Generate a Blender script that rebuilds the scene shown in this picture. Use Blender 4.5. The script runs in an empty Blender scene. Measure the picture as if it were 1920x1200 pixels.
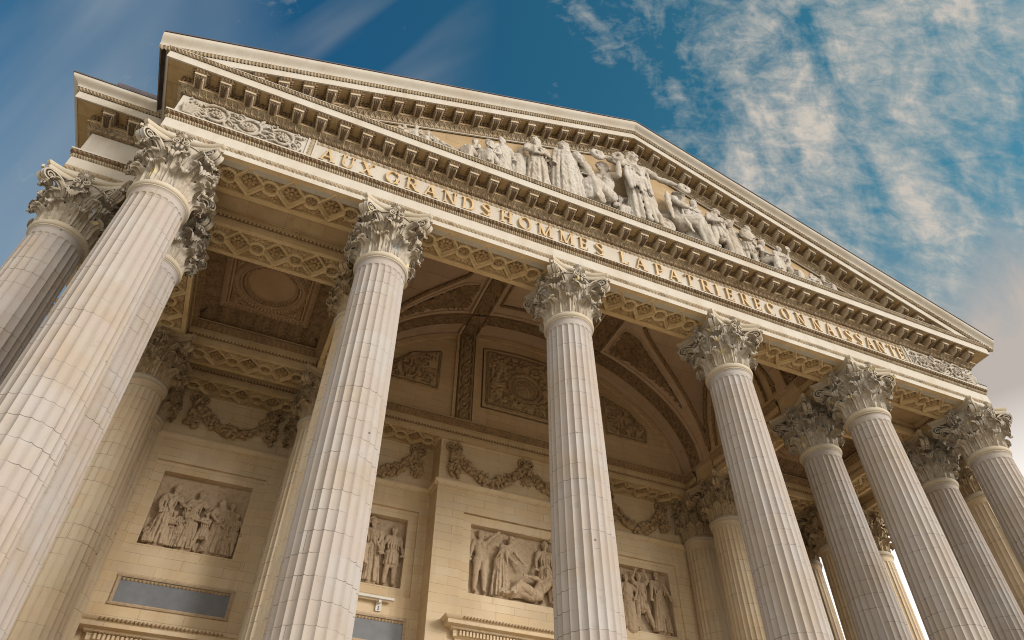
import bpy, math, random
import numpy as np
from math import pi, sin, cos, sqrt, radians, atan2
random.seed(7); rng=np.random.default_rng(7)
S=6.6            # metres between two neighbouring column axes
ZN=17.94         # height of the column necks above the plaza
SC=bpy.context.scene; COL=SC.collection
def V(p):
    p=np.asarray(p,float); q=p*S; q[...,2]+=ZN; return q

# ---------------------------------------------------------------- mesh builder
class MB:
    def __init__(s): s.v=[]; s.q=[]; s.p=[]; s.n=0
    def verts(s,a):
        a=np.array(a,float).reshape(-1,3); k=s.n; s.v.append(a); s.n+=len(a); return k
    def grid(s,P,cu=False,cv=False,flip=False,mask=None):
        P=np.asarray(P,float); nu,nv=P.shape[:2]; k=s.verts(P)
        I=np.arange(nu if cu else nu-1); J=np.arange(nv if cv else nv-1)
        i,j=np.meshgrid(I,J,indexing='ij'); i2=(i+1)%nu; j2=(j+1)%nv
        q=np.stack([i*nv+j,i2*nv+j,i2*nv+j2,i*nv+j2],-1)
        if mask is not None: q=q[mask]
        q=q.reshape(-1,4)+k
        if flip: q=q[:,::-1]
        s.q.append(q)
    def poly(s,pts):
        k=s.verts(pts); s.p.append(list(range(k,k+len(pts))))
    def box(s,a,b):
        x0,y0,z0=np.minimum(a,b); x1,y1,z1=np.maximum(a,b)
        k=s.verts([(x0,y0,z0),(x1,y0,z0),(x1,y1,z0),(x0,y1,z0),(x0,y0,z1),(x1,y0,z1),(x1,y1,z1),(x0,y1,z1)])
        s.q.append(np.array([(0,3,2,1),(4,5,6,7),(0,1,5,4),(1,2,6,5),(2,3,7,6),(3,0,4,7)])+k)
    def prism(s,pts,d):            # closed polygon swept by vector d
        pts=np.asarray(pts,float); n=len(pts); d=np.asarray(d,float)
        nrm=np.zeros(3)
        for i in range(n): nrm+=np.cross(pts[i],pts[(i+1)%n])
        if nrm@d>0: pts=pts[::-1]
        k=s.verts(np.concatenate([pts,pts+d]))
        s.p.append(list(range(k,k+n))); s.p.append(list(range(k+2*n-1,k+n-1,-1)))
        i=np.arange(n); j=(i+1)%n
        s.q.append(np.stack([j,i,i+n,j+n],-1)+k)
    def lathe(s,prof,n=48,c=(0,0,0),a0=0):
        t=np.arange(n)*2*pi/n+a0; pr=np.asarray(prof,float)
        P=np.zeros((n,len(pr),3)); P[...,0]=np.cos(t)[:,None]*pr[:,0]; P[...,1]=np.sin(t)[:,None]*pr[:,0]; P[...,2]=pr[:,1]
        s.grid(P+np.asarray(c,float),cu=True)
    def tube(s,pts,r,n=8,flat=1.0,up=(0,0,1),cap=True):
        pts=np.asarray(pts,float); m=len(pts); r=np.broadcast_to(np.asarray(r,float),(m,))
        T=np.gradient(pts,axis=0); T/=np.linalg.norm(T,axis=1)[:,None]+1e-12
        U=np.asarray(up,float)
        B=np.cross(T,U); bl=np.linalg.norm(B,axis=1)
        B[bl<1e-3]=(1,0,0); B/=np.linalg.norm(B,axis=1)[:,None]
        N=np.cross(B,T); a=np.arange(n)*2*pi/n
        P=pts[:,None]+ (B[:,None]*np.cos(a)[None,:,None]+N[:,None]*np.sin(a)[None,:,None]*flat)*r[:,None,None]
        s.grid(P,cv=True,flip=True)
        if cap: s.poly(P[0]); s.poly(P[-1][::-1])
    def blob(s,c,r,n=8,m=5,rot=None):
        c=np.asarray(c,float); r=np.broadcast_to(np.asarray(r,float),(3,))
        th=np.linspace(0.02,pi-0.02,m+1); ph=np.arange(n)*2*pi/n
        P=np.zeros((n,m+1,3)); P[...,0]=np.cos(ph)[:,None]*np.sin(th); P[...,1]=np.sin(ph)[:,None]*np.sin(th); P[...,2]=-np.cos(th)
        P=P*r
        if rot is not None: P=P@np.asarray(rot).T
        s.grid(P+c,cu=True)
    def build(s,name,mat,parent=None,origin=None,smooth=True,ang=40,world=True):
        v=np.concatenate(s.v) if s.v else np.zeros((0,3))
        if world: v=V(v)
        else: v=v*S
        org=np.array(parent.location) if (parent is not None and origin is None and world) else (np.zeros(3) if origin is None else np.asarray(origin))
        if parent is not None and world:
            g=parent
            org=np.zeros(3)
            while g is not None: org+=np.array(g.location); g=g.parent
        v=v-org
        me=bpy.data.meshes.new(name); me.vertices.add(len(v)); me.vertices.foreach_set('co',v.astype(np.float32).ravel())
        q=np.concatenate(s.q) if s.q else np.zeros((0,4),int)
        lens=[np.full(len(q),4)]; idx=[q.ravel()]
        if s.p:
            lens.append(np.array([len(p) for p in s.p])); idx.append(np.concatenate([np.array(p) for p in s.p]))
        L=np.concatenate(lens); X=np.concatenate(idx)
        me.loops.add(len(X)); me.loops.foreach_set('vertex_index',X.astype(np.int32))
        me.polygons.add(len(L)); me.polygons.foreach_set('loop_start',(np.cumsum(L)-L).astype(np.int32))
        me.update(calc_edges=True); me.validate()
        if smooth:
            me.polygons.foreach_set('use_smooth',np.ones(len(me.polygons),bool))
            me.set_sharp_from_angle(angle=radians(ang))
        else: me.polygons.foreach_set('use_smooth',np.zeros(len(me.polygons),bool))
        if mat: me.materials.append(mat)
        o=bpy.data.objects.new(name,me); COL.objects.link(o)
        if parent is not None: o.parent=parent
        if origin is not None: o.location=origin
        return o
def empty(name,loc=(0,0,0),label=None,cat=None,group=None,world=True,parent=None):
    o=bpy.data.objects.new(name,None); COL.objects.link(o); o.empty_display_size=.5
    o.location=tuple(V(loc)) if world else tuple(loc)
    if parent: o.parent=parent
    return tag(o,label,cat,group)
def tag(o,label=None,cat=None,group=None,kind=None):
    if label: o['label']=label
    if cat: o['category']=cat
    if group: o['group']=group
    if kind: o['kind']=kind
    return o
def copy_tree(o,parent=None):
    c=o.copy(); COL.objects.link(c)
    if parent is not None: c.parent=parent
    for ch in list(o.children): copy_tree(ch,c)
    return c
# ---------------------------------------------------------------- numeric noise
def _h(ix,iy,seed): 
    n=(ix*374761393+iy*668265263+seed*974634777)&0x7fffffff
    n=((n^(n>>13))*1274126177)&0x7fffffff
    return ((n^(n>>16))&0xffff)/65535.0
def vn(x,y,seed=0):
    ix=np.floor(x).astype(np.int64); iy=np.floor(y).astype(np.int64); fx=x-ix; fy=y-iy
    fx=fx*fx*(3-2*fx); fy=fy*fy*(3-2*fy)
    return (_h(ix,iy,seed)*(1-fx)+_h(ix+1,iy,seed)*fx)*(1-fy)+(_h(ix,iy+1,seed)*(1-fx)+_h(ix+1,iy+1,seed)*fx)*fy
def sst(a,b,x):
    t=np.clip((x-a)/(b-a),0,1); return t*t*(3-2*t)
# ---------------------------------------------------------------- materials
class NT:
    def __init__(s,name):
        s.m=bpy.data.materials.new(name); s.m.use_nodes=True; s.t=s.m.node_tree; s.t.nodes.clear()
    def n(s,ty,**kw):
        nd=s.t.nodes.new(ty)
        for k,v in kw.items():
            if k in ('op','operation'): nd.operation=v
            elif hasattr(nd,k) and not k.startswith('i_'): setattr(nd,k,v)
        return nd
    def l(s,a,b): s.t.links.new(a,b)
    def val(s,x,sock):
        if hasattr(x,'links') or hasattr(x,'is_linked'): s.l(x,sock)
        else: sock.default_value=x
    def math(s,op,a,b=0.0,c=None,clamp=False):
        nd=s.t.nodes.new('ShaderNodeMath'); nd.operation=op; nd.use_clamp=clamp
        s.val(a,nd.inputs[0]); s.val(b,nd.inputs[1])
        if c is not None: s.val(c,nd.inputs[2])
        return nd.outputs[0]
    def mix(s,f,a,b,blend='MIX'):
        nd=s.t.nodes.new('ShaderNodeMix'); nd.data_type='RGBA'; nd.blend_type=blend
        s.val(f,nd.inputs[0]); s.val(a,nd.inputs[6]); s.val(b,nd.inputs[7]); return nd.outputs[2]
    def ramp(s,f,stops):
        nd=s.t.nodes.new('ShaderNodeValToRGB'); s.l(f,nd.inputs[0]); e=nd.color_ramp.elements
        while len(e)<len(stops): e.new(.5)
        for el,(p,c) in zip(e,stops): el.position=p; el.color=c if len(c)==4 else (*c,1)
        return nd.outputs[0]
    def noise(s,vec,scale,detail=4,rough=.55,dist=0):
        nd=s.t.nodes.new('ShaderNodeTexNoise'); s.l(vec,nd.inputs['Vector'])
        nd.inputs['Scale'].default_value=scale; nd.inputs['Detail'].default_value=detail; nd.inputs['Roughness'].default_value=rough; nd.inputs['Distortion'].default_value=dist
        return nd.outputs[0]
    def maprange(s,v,a,b,c=0,d=1):
        nd=s.t.nodes.new('ShaderNodeMapRange'); s.l(v,nd.inputs[0])
        for i,x in enumerate((a,b,c,d)): nd.inputs[i+1].default_value=x
        return nd.outputs[0]
    def scale(s,vec,sc):
        nd=s.t.nodes.new('ShaderNodeMapping'); s.l(vec,nd.inputs[0]); nd.inputs['Scale'].default_value=sc; return nd.outputs[0]
    def comb(s,x,y,z=0.0):
        nd=s.t.nodes.new('ShaderNodeCombineXYZ')
        for i,a in enumerate((x,y,z)): s.val(a,nd.inputs[i])
        return nd.outputs[0]
def c4(c): return (c[0],c[1],c[2],1)
def mulc(c,k): return tuple(min(1,a*k) for a in c[:3])
def stone(name,col,warm=None,dark=None,joints=None,bump=.25,stain=.5,rough=.85,speck=False,lichen=False,grime=0.0):
    """joints: None | 'wall' (x+y,z) | 'plan' (x,y) | 'drum' (angle,z)"""
    T=NT(name); g=T.n('ShaderNodeNewGeometry'); tc=T.n('ShaderNodeTexCoord')
    pos=g.outputs['Position']; obj=tc.outputs['Object']
    oi=T.n('ShaderNodeObjectInfo')
    off=T.math('MULTIPLY',oi.outputs['Random'],37.0) if joints=='drum' else None
    base=obj if joints=='drum' else pos
    if off is not None:
        va=T.n('ShaderNodeVectorMath',operation='ADD'); T.l(base,va.inputs[0]); T.l(T.comb(off,off,0.0),va.inputs[1]); base2=va.outputs[0]
    else: base2=base
    warm=warm or (col[0]*.86,col[1]*.72,col[2]*.5); dark=dark or (col[0]*.45,col[1]*.38,col[2]*.3)
    n1=T.noise(base2,.55,5,.6); n2=T.noise(base2,3.2,4,.6)
    streak=T.noise(T.scale(base2,(1.6,1.6,.16)),1.3,4,.6)
    c=T.mix(T.maprange(n1,.42,.72,0,stain),c4(col),c4(warm))
    c=T.mix(T.maprange(streak,.52,.78,0,stain*.8),c,c4(mulc(warm,.82)))
    c=T.mix(T.maprange(n2,.6,.8,0,stain*.35),c,c4(dark))
    hgt=None
    if joints:
        sx=T.n('ShaderNodeSeparateXYZ'); T.l(base,sx.inputs[0])
        if joints=='drum':
            a=T.math('ARCTAN2',sx.outputs[1],sx.outputs[0]); u=T.math('MULTIPLY',T.math('ADD',T.math('DIVIDE',a,2*pi),.5),8.0*1.0)
            v=T.math('ADD',sx.outputs[2],T.math('MULTIPLY',oi.outputs['Random'],5.0)); row=.50; bw=2.0
        elif joints=='plan': u=sx.outputs[0]; v=sx.outputs[1]; row=.62; bw=1.3
        else: u=T.math('ADD',sx.outputs[0],sx.outputs[1]); v=sx.outputs[2]; row=.37; bw=1.45
        w=T.noise(base2,1.1,2); v=T.math('ADD',v,T.math('MULTIPLY',T.math('SUBTRACT',w,.5),.06 if joints=='drum' else .015))
        br=T.n('ShaderNodeTexBrick'); T.l(T.comb(u,v),br.inputs['Vector'])
        br.offset=.45; br.offset_frequency=2; br.squash=1.0
        br.inputs['Color1'].default_value=(1,1,1,1); br.inputs['Color2'].default_value=(0,0,0,1); br.inputs['Mortar'].default_value=(.5,.5,.5,1)
        br.inputs['Scale'].default_value=1; br.inputs['Mortar Size'].default_value=.007 if joints!='drum' else .0075; br.inputs['Mortar Smooth'].default_value=.1
        br.inputs['Bias'].default_value=0; br.inputs['Brick Width'].default_value=bw; br.inputs['Row Height'].default_value=row
        bc=br.outputs['Color']; fac=br.outputs['Fac']
        s2=T.n('ShaderNodeSeparateColor'); T.l(bc,s2.inputs[0]); rnd=s2.outputs[0]
        c=T.mix(T.maprange(rnd,.55,1,0,.85 if joints=='drum' else .45),c,c4((col[0]*.96,col[1]*.89,col[2]*.84) if joints=='drum' else mulc(warm,1.02)))
        c=T.mix(T.maprange(rnd,.45,0,0,.22 if joints=='drum' else .55),c,c4((col[0]*.80,col[1]*.78,col[2]*.80)))
        gate=T.maprange(T.noise(base2,.9,3,.6),.36 if joints!='drum' else .44,.62 if joints!='drum' else .60,.15 if joints!='drum' else .03,.8)
        jm=T.math('MULTIPLY',fac,gate)
        c=T.mix(jm,c,c4(mulc(dark,.62 if joints=='drum' else .85))); hgt=T.math('MULTIPLY',jm,-1.0)
    if speck:
        vo=T.n('ShaderNodeTexVoronoi'); T.l(base2,vo.inputs['Vector']); vo.inputs['Scale'].default_value=1.1
        c=T.mix(T.maprange(vo.outputs['Distance'],.045,.02,0,.8),c,c4(mulc(dark,.3)))
    if lichen:
        ln=T.noise(base2,2.1,2,.5); c=T.mix(T.maprange(ln,.66,.72,0,.55),c,(.62,.50,.2,1))
        ln2=T.noise(T.scale(base2,(1,1.3,.9)),1.7,2,.5); c=T.mix(T.maprange(ln2,.68,.74,0,.5),c,(.42,.48,.56,1))
    if grime:
        gn=T.noise(base2,6.5,4,.7); c=T.mix(T.maprange(gn,.48,.66,0,grime),c,c4(mulc(dark,.8)))
    fine=T.noise(base2,14,5,.65); med=T.noise(base2,2.4,3,.5)
    h=T.math('ADD',T.math('MULTIPLY',fine,.35),T.math('MULTIPLY',med,.5))
    if hgt is not None: h=T.math('ADD',h,T.math('MULTIPLY',hgt,1.2))
    bp=T.n('ShaderNodeBump'); bp.inputs['Strength'].default_value=bump; bp.inputs['Distance'].default_value=.03; T.l(h,bp.inputs['Height'])
    b=T.n('ShaderNodeBsdfPrincipled'); T.l(c,b.inputs['Base Color']); b.inputs['Roughness'].default_value=rough; b.inputs['Specular IOR Level'].default_value=.25
    T.l(bp.outputs[0],b.inputs['Normal'])
    o=T.n('ShaderNodeOutputMaterial'); T.l(b.outputs[0],o.inputs[0]); return T.m
def plain(name,col,rough=.6,metal=0,var=.15,scale=2.0):
    T=NT(name); g=T.n('ShaderNodeNewGeometry'); n=T.noise(g.outputs['Position'],scale,5,.6)
    c=T.mix(T.maprange(n,.35,.7,0,1),c4(mulc(col,1+var)),c4(mulc(col,1-var*1.6)))
    b=T.n('ShaderNodeBsdfPrincipled'); T.l(c,b.inputs['Base Color']); b.inputs['Roughness'].default_value=rough; b.inputs['Metallic'].default_value=metal
    bp=T.n('ShaderNodeBump'); bp.inputs['Strength'].default_value=.2; bp.inputs['Distance'].default_value=.02; T.l(T.noise(g.outputs['Position'],9,4),bp.inputs['Height']); T.l(bp.outputs[0],b.inputs['Normal'])
    o=T.n('ShaderNodeOutputMaterial'); T.l(b.outputs[0],o.inputs[0]); return T.m
M=dict(
 front=stone('pale_facade_stone',(.405,.372,.322),warm=(.31,.235,.15),stain=.45,bump=.2),
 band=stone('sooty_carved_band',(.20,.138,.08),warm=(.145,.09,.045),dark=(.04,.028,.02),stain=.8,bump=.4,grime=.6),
 bandlt=stone('carved_band_pale',(.34,.275,.19),warm=(.25,.175,.10),dark=(.06,.043,.03),stain=.8,bump=.4,grime=.6),
 bracket=stone('bracket_stone',(.45,.37,.27),warm=(.30,.21,.12),dark=(.07,.05,.035),stain=.6,bump=.3,grime=.3),
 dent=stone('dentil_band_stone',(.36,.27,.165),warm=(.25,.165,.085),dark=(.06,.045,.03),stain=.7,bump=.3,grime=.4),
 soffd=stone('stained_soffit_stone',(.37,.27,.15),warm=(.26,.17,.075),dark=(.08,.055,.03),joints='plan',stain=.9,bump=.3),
 colf=stone('washed_column_stone',(.315,.288,.268),warm=(.285,.218,.15),dark=(.07,.054,.042),joints='drum',stain=.75,bump=.3,speck=True),
 colr=stone('sheltered_column_stone',(.50,.415,.30),warm=(.40,.285,.16),dark=(.14,.105,.075),joints='drum',stain=.6,bump=.3,speck=True),
 ring=stone('neck_ring_stone',(.40,.35,.275),stain=.35,bump=.15),
 capf=stone('washed_capital_stone',(.375,.335,.28),warm=(.30,.225,.14),dark=(.085,.06,.038),stain=.6,bump=.35,lichen=True,grime=.28),
 capr=stone('sheltered_capital_stone',(.39,.305,.20),warm=(.28,.19,.10),dark=(.07,.05,.035),stain=.7,bump=.4,grime=.3),
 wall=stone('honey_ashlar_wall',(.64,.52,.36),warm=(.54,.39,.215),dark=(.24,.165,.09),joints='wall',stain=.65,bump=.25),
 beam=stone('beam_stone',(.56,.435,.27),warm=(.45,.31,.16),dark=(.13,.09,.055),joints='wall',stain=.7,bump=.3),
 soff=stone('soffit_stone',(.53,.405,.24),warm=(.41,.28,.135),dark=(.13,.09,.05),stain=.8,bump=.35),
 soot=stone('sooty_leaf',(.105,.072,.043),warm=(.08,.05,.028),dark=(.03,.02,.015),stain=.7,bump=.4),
 disc=stone('disc_ceiling_stone',(.38,.26,.165),warm=(.31,.20,.11),dark=(.12,.08,.05),stain=.6,bump=.3),
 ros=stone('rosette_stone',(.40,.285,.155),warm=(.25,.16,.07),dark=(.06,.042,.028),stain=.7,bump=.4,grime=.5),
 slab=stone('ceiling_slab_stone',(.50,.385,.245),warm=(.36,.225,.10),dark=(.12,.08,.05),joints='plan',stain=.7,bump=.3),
 vault=stone('vault_stone',(.50,.375,.27),warm=(.42,.29,.18),dark=(.18,.12,.08),joints='plan',stain=.5,bump=.2),
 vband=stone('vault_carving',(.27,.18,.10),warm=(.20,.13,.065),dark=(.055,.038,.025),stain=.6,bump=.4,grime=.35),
 lun=stone('lunette_wall_stone',(.62,.47,.30),warm=(.50,.345,.185),dark=(.19,.125,.075),joints='wall',stain=.6,bump=.2),
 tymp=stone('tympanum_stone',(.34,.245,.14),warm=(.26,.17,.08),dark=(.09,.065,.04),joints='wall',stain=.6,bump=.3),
 statue=stone('statue_stone',(.385,.352,.308),warm=(.30,.225,.145),dark=(.08,.06,.043),stain=.55,bump=.3,grime=.35),
 relief=stone('relief_stone',(.48,.37,.255),warm=(.39,.275,.165),dark=(.12,.085,.06),stain=.6,bump=.3,grime=.3),
 garl=stone('garland_stone',(.40,.29,.17),warm=(.30,.20,.105),dark=(.055,.04,.026),stain=.6,bump=.4,grime=.35),
 scroll=stone('scroll_relief_stone',(.37,.33,.28),warm=(.28,.215,.14),dark=(.07,.053,.04),stain=.7,bump=.4,grime=.4),
 gold=plain('gilded_letter',(.42,.295,.15),rough=.5,var=.12,scale=3),
 slate=plain('grey_slab',(.175,.185,.20),rough=.75,var=.07,scale=3.5),
 lead=plain('lead_flashing',(.045,.035,.04),rough=.6,var=.3),
 white=plain('white_painted_metal',(.62,.6,.55),rough=.45,var=.06),
 pave=stone('paving_stone',(.62,.54,.42),joints='plan',stain=.3,bump=.2),
)
# ---------------------------------------------------------------- columns
ZB=-2.5   # stylobate level in spacing units below the neck
def shaft_r(z):
    t=np.clip((z-ZB)/(0-ZB),0,1); return .1345-(.1345-.1150)*np.clip((t-.18)/.82,0,1)**1.6
def shaft_mesh():
    mb=MB(); nf=24; per=10; n=nf*per
    zs=np.concatenate([[-2.405,-2.385],np.linspace(-2.37,-.2,34),np.linspace(-.18,-.100,4),np.linspace(-.095,-.034,40)])
    a=np.arange(n)*2*pi/n; ph=(np.arange(n)%per)/per           # phase inside one flute
    P=np.zeros((n,len(zs),3))
    w=.85
    x=np.clip((ph-.5)/(w/2),-1,1)
    for k,z in enumerate(zs):
        r=float(shaft_r(z)); R=.0064*(r/.125)
        half=w/2*2*pi*r/nf
        dep=np.sqrt(np.clip(1-x*x,0,1))*R
        ztop=-.074; zbot=-2.36
        lim=np.clip(((ztop+half*.9)-z)/(half*.9),0,1) if z>ztop else 1.0
        if z>ztop: dep=np.where(np.abs(x)<sqrt(max(0,1-((z-ztop)/(half*.9))**2)) if z<ztop+half*.9 else False, dep*.95*np.sqrt(np.clip(1-((z-ztop)/(half*.95))**2,0,1)),0)
        if z<zbot: dep=dep*0
        rr=r-dep; P[:,k,0]=np.cos(a)*rr; P[:,k,1]=np.sin(a)*rr; P[:,k,2]=z
    mb.grid(P,cu=True)
    mb.lathe([(shaft_r(-.035),-.0352),(.1165,-.03),(.1215,-.024)],96)
    return mb
def ring_mesh():
    mb=MB(); t=np.linspace(-pi/2,pi/2,9)
    pr=[(.1165,-.0262),(.1235,-.0225),(.1235,-.0185),(.1195,-.0175)]
    pr+=[(.1195+.0105*cos(q),-.003+.0145*sin(q)) for q in t]
    pr+=[(.1205,.0125),(.1205,.0165),(.110,.0175)]
    mb.lathe(pr,96); return mb
def base_mesh():
    mb=MB(); pr=[(.134,-2.40),(.140,-2.405),(.140,-2.412)]
    pr+=[(.142+.014*cos(q),-2.426+.014*sin(q)) for q in np.linspace(pi/2,-pi/2,7)]
    pr+=[(.150,-2.442)]+[(.150-.006*sin(q)+.0,-2.442-.016*q/pi) for q in np.linspace(0,pi,5)]
    pr+=[(.160,-2.46)]+[(.160+.018*cos(q),-2.476+.016*sin(q)) for q in np.linspace(pi/2,-pi/2,7)]
    mb.lathe(pr,72); mb.box((-.182,-.182,-2.5),(.182,.182,-2.492)); mb.box((-.18,-.18,-2.4945),(.18,.18,-2.4915)); return mb
def bell_r(z): 
    t=np.clip((z-.015)/.26,0,1); return .110+.006*t+.026*t**4
def catmull(pts,n):
    pts=np.asarray(pts,float); P=np.vstack([2*pts[0]-pts[1],pts,2*pts[-1]-pts[-2]])
    out=[]; m=len(pts)-1
    for q in np.linspace(0,m,n):
        i=min(int(q),m-1); t=q-i; p0,p1,p2,p3=P[i:i+4]
        out.append(.5*((2*p1)+(-p0+p2)*t+(2*p0-5*p1+4*p2-p3)*t*t+(-p0+3*p1-3*p2+p3)*t**3))
    return np.array(out)
def leaf(mb,th,z0,H,out,W,lobes=5,nv=34,nu=23,drop=.30,ridge=.0042,jit=0.0,base=0.0,lean=0.0):
    rb=lambda z: float(bell_r(z))+.004+base
    spn=60
    sp=catmull([(rb(z0),z0),(rb(z0+.35*H)+.002,z0+.33*H),(rb(z0+.7*H)+.08*out,z0+.68*H),(rb(z0+.85*H)+.36*out,z0+.92*H),(rb(z0+.9*H)+.78*out,z0+H),(rb(z0+.9*H)+1.10*out,z0+H*(1-.30*drop)),(rb(z0+.9*H)+1.12*out,z0+H*(1-.8*drop)),(rb(z0+.9*H)+.98*out,z0+H*(1-1.1*drop))],spn)
    T=np.gradient(sp,axis=0); T/=np.linalg.norm(T,axis=1)[:,None]; N=np.stack([T[:,1],-T[:,0]],1)
    v=np.linspace(0,1,nv); u=np.linspace(-1,1,nu); U,VV=np.meshgrid(u,v); aU=np.abs(U)
    ends=1-.13*(.5-.5*np.cos(2*pi*2.5*U))-.16*aU**2             # ragged drooping tip
    Ve=VV*(1-(1-ends)*sst(.45,1.0,VV))
    q=np.linspace(0,1,spn); f=lambda a: np.interp(Ve,q,a)
    ph=lobes*(Ve*1.02+.10*aU)                                     # veins sweep up towards the lobe tips
    wid=W*(.66+.50*np.sin(pi*np.clip(Ve*.98,0,1))**.9)*(1-.50*sst(.70,1.0,Ve))
    ser=1-.34*(.5-.5*np.cos(2*pi*ph))*sst(.25,1,aU)
    lat=wid*U*ser
    vein=np.cos(2*pi*ph)*sst(.12,.75,aU)*(1-.2*Ve)
    pipe=np.cos(2*pi*aU*2.2)*(1-sst(.45,.8,aU))
    d=ridge*(vein*.95+pipe*.75)+.0060*np.exp(-(U/.14)**2)*(1-.5*Ve)
    d=d-.32*np.abs(lat)*aU*(1-.35*Ve)-.40*np.abs(lat)*aU*sst(.62,.95,Ve)
    def pos(dd):
        r=f(sp[:,0])+f(N[:,0])*dd; z=f(sp[:,1])+f(N[:,1])*dd
        r=np.maximum(r,.107)
        a=th+lean*Ve+lat/np.maximum(r,.112)
        return np.stack([r*np.cos(a),r*np.sin(a),z],-1)
    A=pos(d); B=pos(d-.0050)
    mb.grid(np.concatenate([A,B[:,::-1]],1),cv=True)
    mb.poly(np.concatenate([A[-1],B[-1][::-1]])[::-1])
def spiral_band(mb,path,c,r0,turns,plane_r,plane_z,width_dir,wid,th,start_ang,sgn,n=46):
    """path leading points then a spiral round c; band of given width"""
    q=np.linspace(0,1,n); rr=r0*(1-.86*q); an=start_ang+sgn*turns*2*pi*q
    sp=c+rr[:,None]*(np.cos(an)[:,None]*plane_r+np.sin(an)[:,None]*plane_z)
    lead=catmull(np.vstack([path,sp[0][None]]),16)[:-1]
    C=np.vstack([lead,sp]); m=len(C)
    T=np.gradient(C,axis=0); T/=np.linalg.norm(T,axis=1)[:,None]+1e-12
    Wd=np.tile(width_dir,(m,1)); Wd=Wd-(Wd*T).sum(1)[:,None]*T; Wd/=np.linalg.norm(Wd,axis=1)[:,None]
    N=np.cross(T,Wd)
    k=np.concatenate([np.linspace(.75,1,len(lead)),np.linspace(1,1.5,n)])  # scroll eye comes forward
    t=np.concatenate([np.full(len(lead),th),th*(1-.5*q)])
    prof=[(-1,-.6),(-1,.9),(-.7,1),(-.25,.15),(.25,.15),(.7,1),(1,.9),(1,-.6)]
    P=np.stack([C+Wd*(wid*k*a)[:,None]+N*(t*b)[:,None] for a,b in prof],1)
    mb.grid(P,cv=True); mb.poly(P[0]); mb.poly(P[-1][::-1])
def capital_meshes():
    bell=MB(); zs=np.linspace(.0172,.284,14); bell.lathe([(bell_r(z),z) for z in zs]+[(.146,.279),(.146,.2835),(.10,.284)],64)
    for k in range(8):
        leaf(bell,(k+.5)*pi/4,.016,.092,.040,.0385,lobes=4,base=.003,nv=28)
        leaf(bell,k*pi/4,.016,.168,.048,.0400,lobes=6)
    for k in range(8):                   # stalks between the leaves, with their calyx leaves
        a=(k+.5)*pi/4; e=lambda r,z,da=0: (r*cos(a+da),r*sin(a+da),z)
        bell.tube(catmull([e(.120,.09),e(.124,.13),e(.130,.160)],6),[.0075,.008,.0085,.009,.0105,.012],8)
        s_=1 if k%2==0 else -1            # side on which the corner lies: k=0 is 22.5 deg, corner at 45
        leaf(bell,a+s_*.12,.140,.092,.052,.0235,lobes=4,nv=24,nu=15,base=.010,ridge=.0030,drop=.36,lean=s_*.16)
        leaf(bell,a-s_*.13,.140,.070,.030,.0175,lobes=3,nv=18,nu=11,base=.010,ridge=.0025,lean=-s_*.06)
    vol=MB()                              # one corner pair of volutes, corner at +45 deg
    a=pi/4; er=np.array([cos(a),sin(a),0]); et=np.array([-sin(a),cos(a),0]); ez=np.array([0,0,1.])
    for s_ in (-1,1):
        c=er*.2060+et*s_*.0135+ez*.2450
        P=lambda r,da,z: np.array([r*cos(a+da),r*sin(a+da),z])
        spiral_band(vol,[P(.127,s_*.42,.150),P(.136,s_*.37,.200),P(.156,s_*.23,.250),P(.186,s_*.10,.2765)],c,.0335,1.9,er,ez,et*s_,.0100,.0055,pi/2,-1)
        vol.blob(c+et*s_*.010,(.006,.006,.006))
    # drooping husk leaf under the corner
    for da,rr in ((0,.203),(-.07,.198),(.07,.198)):
        vol.tube(catmull([(np.array([cos(a+da*.3),sin(a+da*.3),0])*.165+ez*.222),(np.array([cos(a+da),sin(a+da),0])*(rr-.012)+ez*.226),(np.array([cos(a+da),sin(a+da),0])*(rr+.006)+ez*.212),(np.array([cos(a+da),sin(a+da),0])*(rr+.006)+ez*.190)],9),[.005,.007,.009,.0105,.011,.0105,.009,.007,.004],8,flat=.6)
    vol.box((.166,.166,.268),(.1775,.1775,.2845))
    hel=MB()                              # inner pair of helices under one flower, face +x
    for s_ in (-1,1):
        P=lambda r,an,z: np.array([r*cos(an),r*sin(an),z])
        c=np.array([.1580,s_*.0185,.2560])
        spiral_band(hel,[P(.127,s_*.37,.168),P(.134,s_*.33,.215),P(.146,s_*.24,.252)],c,.0180,1.7,np.array([.25*0,-s_*1.,0])*-1,ez,np.array([1.,0,0]),.0085,.0038,pi*.55,-1)
        hel.blob(c+np.array([.006,0,0]),.0042)
        for zz,ww in ((.236,.008),(.226,.006)): hel.blob((.160,s_*.010,zz),(.006,ww,.009))
    fl=MB(); cx=np.array([.1545,0,.3030])
    fl.lathe([(.0,0),(.012,.0),(.0125,.005),(.0085,.011),(.0,.0135)],16)
    # turn disc axis towards +x
    vv=fl.v[0]; fl.v[0]=np.stack([vv[:,2],vv[:,0],vv[:,1]],1)+cx+np.array([.006,0,0])
    for k in range(14):
        t=2*pi*k/14; d=np.array([0,cos(t),sin(t)]); n_=np.array([1.,0,0]); b_=np.cross(d,n_)
        fl.tube([cx+d*.009+n_*.004,cx+d*.018+n_*.011,cx+d*.0285+n_*.012,cx+d*.0355+n_*.004],[.0028,.0046,.0056,.0028],6,flat=.6,up=b_)
    fl.box((.128,-.006,.292),(.152,.006,.314))
    ab=MB(); n=15; w=.178; ch=.030; dip=.046
    side=[]
    t=np.linspace(-1,1,n); xs=t*(w-ch*.5); ys=-(w+ch*.0)+dip*(1-t*t)**1.0
    pts=[]
    for k in range(4):
        c_,s__=cos(k*pi/2),sin(k*pi/2)
        for x,y in zip(xs,ys): pts.append((x*c_-y*s__,x*s__+y*c_))
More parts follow.
